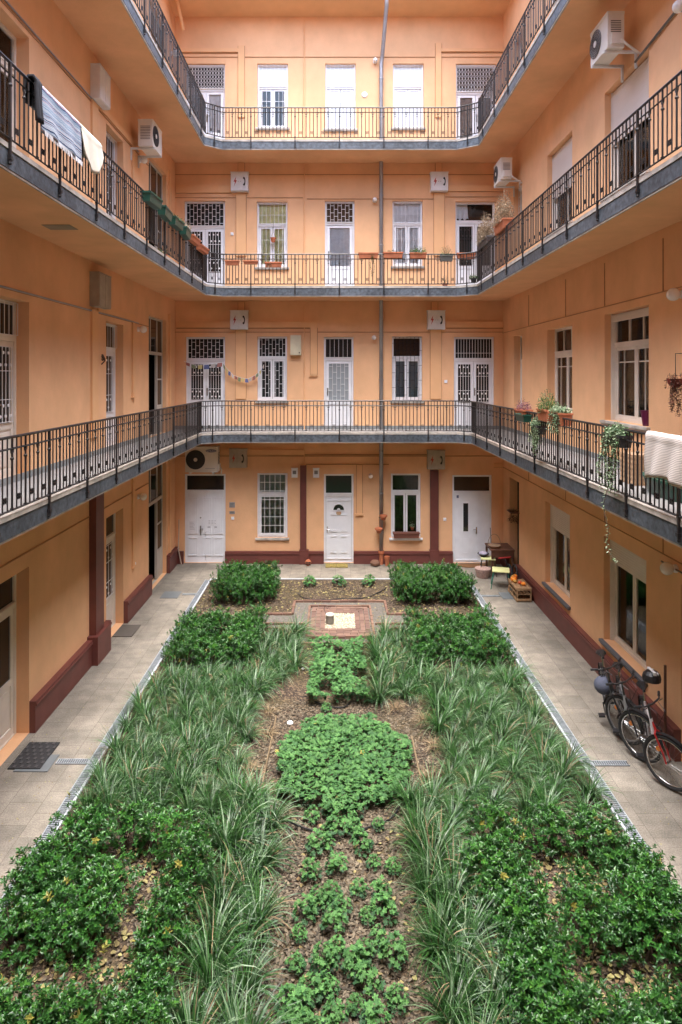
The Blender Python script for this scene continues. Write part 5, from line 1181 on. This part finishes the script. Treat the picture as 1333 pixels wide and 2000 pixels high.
o = drape('rag_rug', 'striped blue, white and pink rag rug hanging over the left railing', xL2, 7.12, 8.22, zr2+.02, .52, rug, thick=.014, wav=.02)
m = MB()
for k in range(60): y = -.54+k*1.08/60; m.tube([(.10, y, -.50), (.10+rnd(-.01, .01), y+rnd(-.01, .01), -.56)], .004, 3)
m.build('fringe', mat('white_fringe', (.6, .6, .62), .9), o)
o = drape('dark_cloth', 'black folded cloth edge hanging left of the rag rug', xL2, 6.98, 7.11, zr2+.03, .46, mat('black_cloth', (.012, .012, .016), .95), thick=.03)
o = drape('white_towel', 'cream half round bath mat hanging right of the rag rug', xL2, 8.27, 8.98, zr2+.02, .50, mat('cream_towel', (.60, .56, .46), .95, bump=.3), lambda f: math.sqrt(max(.02, 1-(2*f-1)**2))*.75+.25, inner=.3)
drape('striped_towel', 'grey and cream striped towel hanging on the near right railing', RAILX[1][1]-.055, 6.35, 7.16, zr1+.02, .52, stripe, lambda f: 1-.12*math.sin(f*3), thick=.01, wav=.03)

# prayer flags on the lowest gallery
t = thing('prayer_flags', 'string of small coloured flags sagging between door and window', 'bunting', (0, YB-.13, 0))
def fl_pt(px, py): return Vector((bx(px), 0, bz(py)))
P1 = [fl_pt(362, 706), fl_pt(385, 714), fl_pt(410, 712), fl_pt(436, 708), fl_pt(447, 722), fl_pt(458, 733), fl_pt(472, 738), fl_pt(486, 740), fl_pt(500, 733), fl_pt(512, 722), fl_pt(517, 712)]
MB().tube(P1, .004, 4).build('string', white, t)
cols = [(.14, .17, .34), (.55, .50, .46), (.36, .15, .13), (.22, .28, .16), (.60, .52, .22)]
cm = [mat('flag_'+c, v, .9, transl=.3) for c, v in zip(('blue', 'white', 'red', 'green', 'yellow'), cols)]
tot = 20
for k in range(tot):
    s = (k+.3)/tot*(len(P1)-1); i = int(s); p = P1[i].lerp(P1[min(i+1, len(P1)-1)], s-i); q = P1[i].lerp(P1[min(i+1, len(P1)-1)], min(1, s-i+.35)); 
    hgt = rnd(.09, .13); y = rnd(-.02, .02)
    m = MB(); m.quad(p, q, q+Vector((rnd(-.02, .02), y, -hgt)), p+Vector((rnd(-.02, .02), y, -hgt))); m.build('flag', cm[(k+2) % 5], t, fix=False)
# ------------------------------------------------------------ bicycles
def bicycle(label, loc, rz, lean, steer, frame, fork, extras=None):
    """heading local +X, rear contact at the origin, front hub 1.04 m ahead"""
    t = thing('bicycle', label, 'bicycle', loc, rz, 'bicycles parked against the right wall'); t.rotation_euler = (lean, 0, rz)
    r = .335
    def wheel(parent, x, y=0, z=r):
        m = MB(); m.torus((0, 0, 0), r-.022, .024, 'y', 36, 8); tag(m.build('wheel', rubber, parent, (x, y, z), smooth=True)); w_ = parent.children[-1] if False else None
        o = [c for c in bpy.data.objects if c.parent == parent and c.name.startswith('wheel')][-1]
        m = MB(); m.torus((0, 0, 0), r-.052, .010, 'y', 36, 6); m.build('rim', darkrim, o, smooth=True)
        m = MB()
        for k in range(28):
            a = 2*math.pi*k/28; b_ = a+(.5 if k % 2 else -.5); s = .02 if k % 4 < 2 else -.02
            m.tube([(.02*math.cos(b_), s, .02*math.sin(b_)), ((r-.055)*math.cos(a), 0, (r-.055)*math.sin(a))], .0013, 3, caps=False)
        m.build('spokes', chrome, o, fix=False)
        m = MB(); m.tube([(0, -.045, 0), (0, .045, 0)], .018, 8); m.build('hub', chrome, o)
        m = MB(); m.lathe([(.001, -.006), (.03, -.006), (.03, .006), (.001, .006)], (.15, 0, .10), 10, 'y'); m.build('reflector', orangepl, o); return o
    wheel(t, 0)
    bb = Vector((.43, 0, .29)); st = Vector((.30, 0, .78)); hd = Vector((.86, 0, .80)); hb = Vector((.89, 0, .68)); ax = Vector((0, 0, r))
    m = MB(); m.tube([bb, st], .017, 8); m.tube([bb, hb], .02, 8); m.tube([st-Vector((-.01, 0, .06)), hd], .016, 8); m.tube([hb-Vector((-.008, 0, .03)), hd+Vector((-.01, 0, .03))], .022, 8)
    for s in (-.055, .055): m.tube([bb, (0.05, s, r-.01), (0, s, r)], .009, 6); m.tube([st-Vector((-.02, 0, .08)), (.12, s*.8, .6), (0, s, r)], .008, 6)
    m.build('frame', frame, t, smooth=False)
    m = MB(); m.tube([st, st+Vector((-.04, 0, .14))], .013, 6); m.build('seat_post', chrome, t)
    m = MB(); c = st+Vector((-.05, 0, .16)); prof = [(-.14, .075), (-.08, .08), (0, .045), (.07, .022), (.13, .015)]; vs = []
    for x, hw in prof: vs += [(c.x+x, -hw, c.z), (c.x+x, -hw*.6, c.z+.035), (c.x+x, hw*.6, c.z+.035), (c.x+x, hw, c.z)]
    m.add(vs, [(4*i+j, 4*i+(j+1) % 4, 4*i+4+(j+1) % 4, 4*i+4+j) for i in range(4) for j in range(4)]+[(0, 3, 2, 1), (16, 17, 18, 19)]); m.build('saddle', blackpl, t, smooth=False)
    m = MB(); m.torus((bb.x, -.06, bb.z), .085, .006, 'y', 24, 5); 
    for k in range(5): a = k*1.256; m.tube([(bb.x, -.06, bb.z), (bb.x+.085*math.cos(a), -.06, bb.z+.085*math.sin(a))], .006, 4)
    m.tube([(bb.x, -.10, bb.z), (bb.x, .08, bb.z)], .014, 6); m.tube([(bb.x, -.09, bb.z), (bb.x+.12, -.09, bb.z-.12)], .009, 5); m.tube([(bb.x, .08, bb.z), (bb.x-.12, .08, bb.z+.12)], .009, 5)
    m.tube([(bb.x, -.06, bb.z+.085), (0, -.055, r+.04)], .004, 4); m.tube([(bb.x, -.06, bb.z-.085), (0, -.055, r-.04)], .004, 4); m.build('crankset', mat('dark_steel', (.08, .08, .08), .4, metal=.7), t)
    m = MB(); m.box(bb.x+.08, bb.x+.17, -.19, -.10, bb.z-.135, bb.z-.11); m.box(bb.x-.17, bb.x-.08, .09, .18, bb.z+.11, bb.z+.135); m.build('pedal', blackpl, t)
    m = MB()     # rear mudguard
    for s0 in range(14):
        a0, a1 = R(20+s0*11), R(20+(s0+1)*11); q = r+.022
        m.add([(q*math.cos(a0), -.028, r+q*math.sin(a0)), (q*math.cos(a0), .028, r+q*math.sin(a0)), (q*math.cos(a1), .028, r+q*math.sin(a1)), (q*math.cos(a1), -.028, r+q*math.sin(a1))], [(0, 1, 2, 3)])
    m.build('rear_mudguard', blackpl, t)
    # steering assembly pivots about the head tube
    piv = bpy.data.objects.new('handlebar', None); C.objects.link(piv)
    m = MB(); top = Vector((-.02, 0, .20)); m.tube([(0, 0, .0), top], .014, 8); m.tube([top, top+Vector((.06, 0, .03))], .013, 6)
    q = top+Vector((.06, 0, .03)); m.tube([q+Vector((-.08, -.29, .03)), q+Vector((0, -.16, .02)), q, q+Vector((0, .16, .02)), q+Vector((-.08, .29, .03))], .011, 8)
    me = m.mesh('handlebar', mat('dark_steel', (.08,)*3)); bpy.data.objects.remove(piv)
    hbar = inst('handlebar', me, t, (hd.x, 0, hd.z), rot=(0, 0, steer))
    m = MB()
    for s in (-1, 1): m.tube([q+Vector((-.03, s*.21, .027)), q+Vector((-.08, s*.30, .03))], .017, 8); m.tube([q+Vector((.01, s*.15, 0)), q+Vector((.0, s*.24, -.01))], .006, 5)
    m.build('grip', blackpl, hbar)
    m = MB(); m.tube([q+Vector((0, -.1, 0)), q+Vector((.10, -.08, -.05)), q+Vector((.06, 0, -.25))], .004, 4); m.tube([q+Vector((0, .12, 0)), q+Vector((.12, .08, -.08)), q+Vector((.04, 0, -.28))], .004, 4); m.build('brake_cable', blackpl, hbar)
    fx = Vector((1.04-hd.x, 0, r-hd.z)); crown = Vector((.05, 0, -.10))
    m = MB(); m.tube([(0, 0, 0), crown], .018, 8)
    for s in (-.05, .05): m.tube([crown, crown+Vector((0.01, s, -.03)), (fx.x-.03, s, fx.z+.12), (fx.x, s, fx.z)], .012, 7)
    m.build('fork', fork, hbar)
    m = MB()
    for s0 in range(12):
        a0, a1 = R(30+s0*11), R(30+(s0+1)*11); g = r+.022
        m.add([(fx.x+g*math.cos(a0), -.028, fx.z+g*math.sin(a0)), (fx.x+g*math.cos(a0), .028, fx.z+g*math.sin(a0)), (fx.x+g*math.cos(a1), .028, fx.z+g*math.sin(a1)), (fx.x+g*math.cos(a1), -.028, fx.z+g*math.sin(a1))], [(0, 1, 2, 3)])
    m.build('front_mudguard', blackpl, hbar)
    fw = MB(); fw.torus((0, 0, 0), r-.022, .024, 'y', 36, 8)
    c_, s_ = math.cos(steer), math.sin(steer); wx_ = hd.x+fx.x*c_; wy_ = fx.x*s_
    o = fw.build('wheel', rubber, t, (wx_, wy_, r), smooth=True, rot=(0, 0, steer))
    m = MB(); m.torus((0, 0, 0), r-.052, .011, 'y', 36, 6); m.build('rim', darkrim if 'dark' in label else chrome, o, smooth=True)
    m = MB()
    for k in range(28):
        a = 2*math.pi*k/28; b_ = a+(.5 if k % 2 else -.5); s = .02 if k % 4 < 2 else -.02
        m.tube([(.02*math.cos(b_), s, .02*math.sin(b_)), ((r-.055)*math.cos(a), 0, (r-.055)*math.sin(a))], .0016, 3, caps=False)
    m.build('spokes', chrome, o, fix=False)
    m = MB(); m.tube([(0, -.05, 0), (0, .05, 0)], .018, 8); m.build('hub', chrome, o)
    m = MB(); m.lathe([(.001, -.006), (.032, -.006), (.032, .006), (.001, .006)], (-.12, 0, .13), 10, 'y'); m.build('reflector', orangepl, o)
    return t
blackfr = mat('black_bike_paint', (.015, .015, .017), .3)
silver = mat('silver_bike_paint', (.35, .36, .38), .3, metal=.6)
b1 = bicycle('red and white bicycle with black mudguards, nearest to the camera', (4.46, 9.10, 0), R(-108), R(5), R(52), mat('pale_bike_paint', (.45, .42, .42), .3), red)
b2 = bicycle('black and silver bicycle leaning behind the red one', (4.40, 9.70, 0), R(-108), R(6), R(48), silver, blackfr)
b3 = bicycle('dark bicycle half hidden behind the other two', (4.34, 10.15, 0), R(-104), R(7), R(38), blackfr, blackfr)
t = thing('bike_bag', 'round blue grey bag hanging beside the half hidden dark bicycle', 'bag', (4.06, 9.62, .62)); m = MB(); m.ball((0, 0, 0), .14, 14, .95); m.build('bag_body', mat('blue_grey_cloth', (.09, .10, .14), .9, bump=.4), t, smooth=True); m = MB(); m.tube([(-.05, 0, .12), (.06, 0, .20), (.12, 0, .16)], .008, 5); m.build('strap', blackpl, t)
t = thing('bike_helmet', 'black and white helmet hanging on the bicycle handlebars', 'helmet', (4.43, 8.90, 1.06)); m = MB(); m.lathe([(.12, -.02), (.125, .02), (.11, .07), (.07, .11), (.001, .125)], (0, 0, 0), 16); m.build('shell', blackpl, t); m = MB(); m.box(-.02, .02, -.10, .10, .085, .125); m.box(.04, .06, -.08, .08, .07, .108); m.build('white_stripe', white, t)
m = MB(); m.tube([(0, 0, 0), (0, 0, 1.25)], .018, 6); m.box(-.03, .03, -.03, .03, 0, .1); tag(m.build('wooden_pole', darkwood, None, (XR-.13, 8.90, 0)), 'dark upright pole leaning on the right wall behind the red bicycle', 'pole')

# ------------------------------------------------------------ furniture in the far right corner
def stool(loc, rz, label, mt_leg, s=1):
    t = thing('folding_stool', label, 'stool', loc, rz, 'stools with pale yellow seats'); h = .45; a = .19*s
    MB().box(-a, a, -a*.95, a*.95, h-.02, h).build('seat', limetop, t)
    for sx in (-1, 1):
        for sy_ in (-1, 1): MB().tube([(sx*a*.8, sy_*a*.8, h-.02), (sx*a*1.15, sy_*a*1.0, 0)], .011, 6).build('leg', mt_leg, t)
    m = MB(); 
    for sx in (-1, 1): m.tube([(sx*a*1.02, -a*.92, .18), (sx*a*1.02, a*.92, .18)], .008, 5)
    m.build('stretcher', mt_leg, t); return t
stool((4.08, 17.0, 0), R(-12), 'pale yellow topped stool nearest the slot window door, with a dark bowl on it', mat('brown_steel', (.06, .045, .03), .5))
stool((4.15, 15.95, 0), R(-14), 'pale yellow topped stool on thin green legs, in front of the other stool', greenleg, 1.1)
t = thing('bowl', 'dark bowl with lilac cloth standing on the rear yellow stool', 'bowl', (3.98, 17.12, .452)); m = MB(); m.lathe([(.08, 0), (.15, .07), (.16, .07), (.15, .08), (.001, .05)], (0, 0, 0), 16); m.build('bowl_body', blackpl, t); m = MB(); m.ball((0, 0, .08), .12, 10, .4); m.build('cloth', mat('lilac_cloth', (.4, .36, .45), .9), t)
t = thing('wicker_basket', 'low pinkish wicker basket on the ground under the rear yellow stool', 'basket', (3.88, 16.75, 0)); m = MB(); m.lathe([(.15, 0), (.20, .18), (.21, .24), (.18, .24), (.001, .2)], (0, 0, 0), 18); m.build('basket_body', mat('pink_wicker', (.36, .24, .2), .85, var=.3, scale=30, bump=.5), t)
t = thing('garden_table', 'dark red brown wooden table in the far right corner', 'table', (4.42, 17.15, 0)); MB().box(-.30, .32, -.35, .38, .66, .70).build('tabletop', darkwood, t); MB().box(-.29, .31, -.34, -.32, .50, .66).build('apron', darkwood, t)
for sx in (-.26, .28):
    for sy_ in (-.31, .34): MB().box(sx-.025, sx+.025, sy_-.025, sy_+.025, 0, .66).build('leg', darkwood, t)
t = thing('hooped_basket', 'basket with a tall thin hoop handle on the dark table', 'basket', (4.26, 17.05, .702)); m = MB(); m.lathe([(.12, 0), (.17, .07), (.001, .03)], (0, 0, 0), 16); m.build('basket_body', wicker, t); m = MB(); m.tube([(.17*math.cos(a), 0, .06+.30*math.sin(a)) for a in [math.pi*k/16 for k in range(17)]], .007, 5); m.build('handle', wicker, t)
t = thing('plant_crate', 'pale wooden slatted crate shelf against the right plinth', 'crate', (4.42, 15.25, 0)); m = MB()
for z in (.03, .17, .30):
    for k in range(4): m.box(-.17+k*.085, -.10+k*.085, -.35, .35, z, z+.014)
m.build('slats', wood, t); m = MB()
for sx in (-.17, .15):
    for sy_ in (-.36, .0, .34): m.box(sx, sx+.025, sy_, sy_+.025, 0, .33)
m.build('upright', wood, t); m = MB(); 
for sx in (-.185, .165):
    for z in (.03, .28): m.box(sx, sx+.014, -.36, .365, z, z+.05)
for z in (.03, .28): m.box(-.17, .175, -.375, -.361, z, z+.05)
m.build('rail', wood, t)
random.seed(8)
for k in range(7):
    m = MB(); r_ = rnd(.05, .08); m.ball((0, 0, r_*.75), r_, 12, .75); tag(m.build('gourd', [orangepl, mat('deep_orange', (.5, .06, .01), .4), mat('ochre', (.45, .25, .05), .5)][k % 3], None, (4.38+rnd(-.10, .10), 15.12+k*.10, .315), smooth=True), 'orange and ochre gourd in the pile on the wooden crate', 'gourd', 'gourds piled on the crate')
t = thing('toy_cart', 'dark metal barrow frame with red handle under the corner table', 'barrow', (4.45, 16.25, 0)); m = MB(); m.torus((0, 0, .24), .23, .02, 'x', 28, 6); m.torus((.14, 0, .24), .23, .02, 'x', 28, 6); m.build('wheel', rubber, t); m = MB(); m.tube([(-.05, .3, .55), (.07, 0, .24), (.07, -.25, .35)], .014, 6)
for k in range(6): a = k*math.pi/6; m.tube([(0, .21*math.cos(a), .24+.21*math.sin(a)), (0, -.21*math.cos(a), .24-.21*math.sin(a))], .005, 4)
m.build('frame', iron, t); m = MB(); m.tube([(-.2, .32, .55), (.12, .32, .58)], .02, 6); m.tube([(-.05, -.2, .42), (.1, .25, .12)], .018, 6); m.build('handle', red, t)
t = thing('broom', 'thin grey broom handle leaning beside the slot window door', 'broom', (bx(957), YB-.12, 0)); m = MB(); m.tube([(0, -.1, .25), (.0, .06, 1.02)], .012, 6); m.build('broomstick', mat('grey_stick', (.25, .24, .26), .6), t); m = MB(); m.prism([(-.13, -.14, .0), (.13, -.14, .0), (.05, -.12, .26), (-.05, -.12, .26)], (0, .05, 0)); m.build('bristles', mat('straw', (.3, .22, .1), .9), t)
t = thing('wall_shelf', 'dark dried plant hanging on a small shelf in the corner doorway', 'hanging plant', (XR-.1, 16.6, 1.75)); m = MB(); m.box(-.12, .1, -.2, .2, 0, .025); m.build('shelf', darkwood, t); m = MB(); foliage(m, (0, 0, -.25), .12, .2, .25, 200, (.03, .05), (.015, .02), .5); m.build('plant', mat('dark_dried_leaf', (.05, .035, .02), .9), t, fix=False); m = MB(); foliage(m, (0, 0, .03), .1, .15, .12, 60); m.build('leaves', dryleaf, t, fix=False)
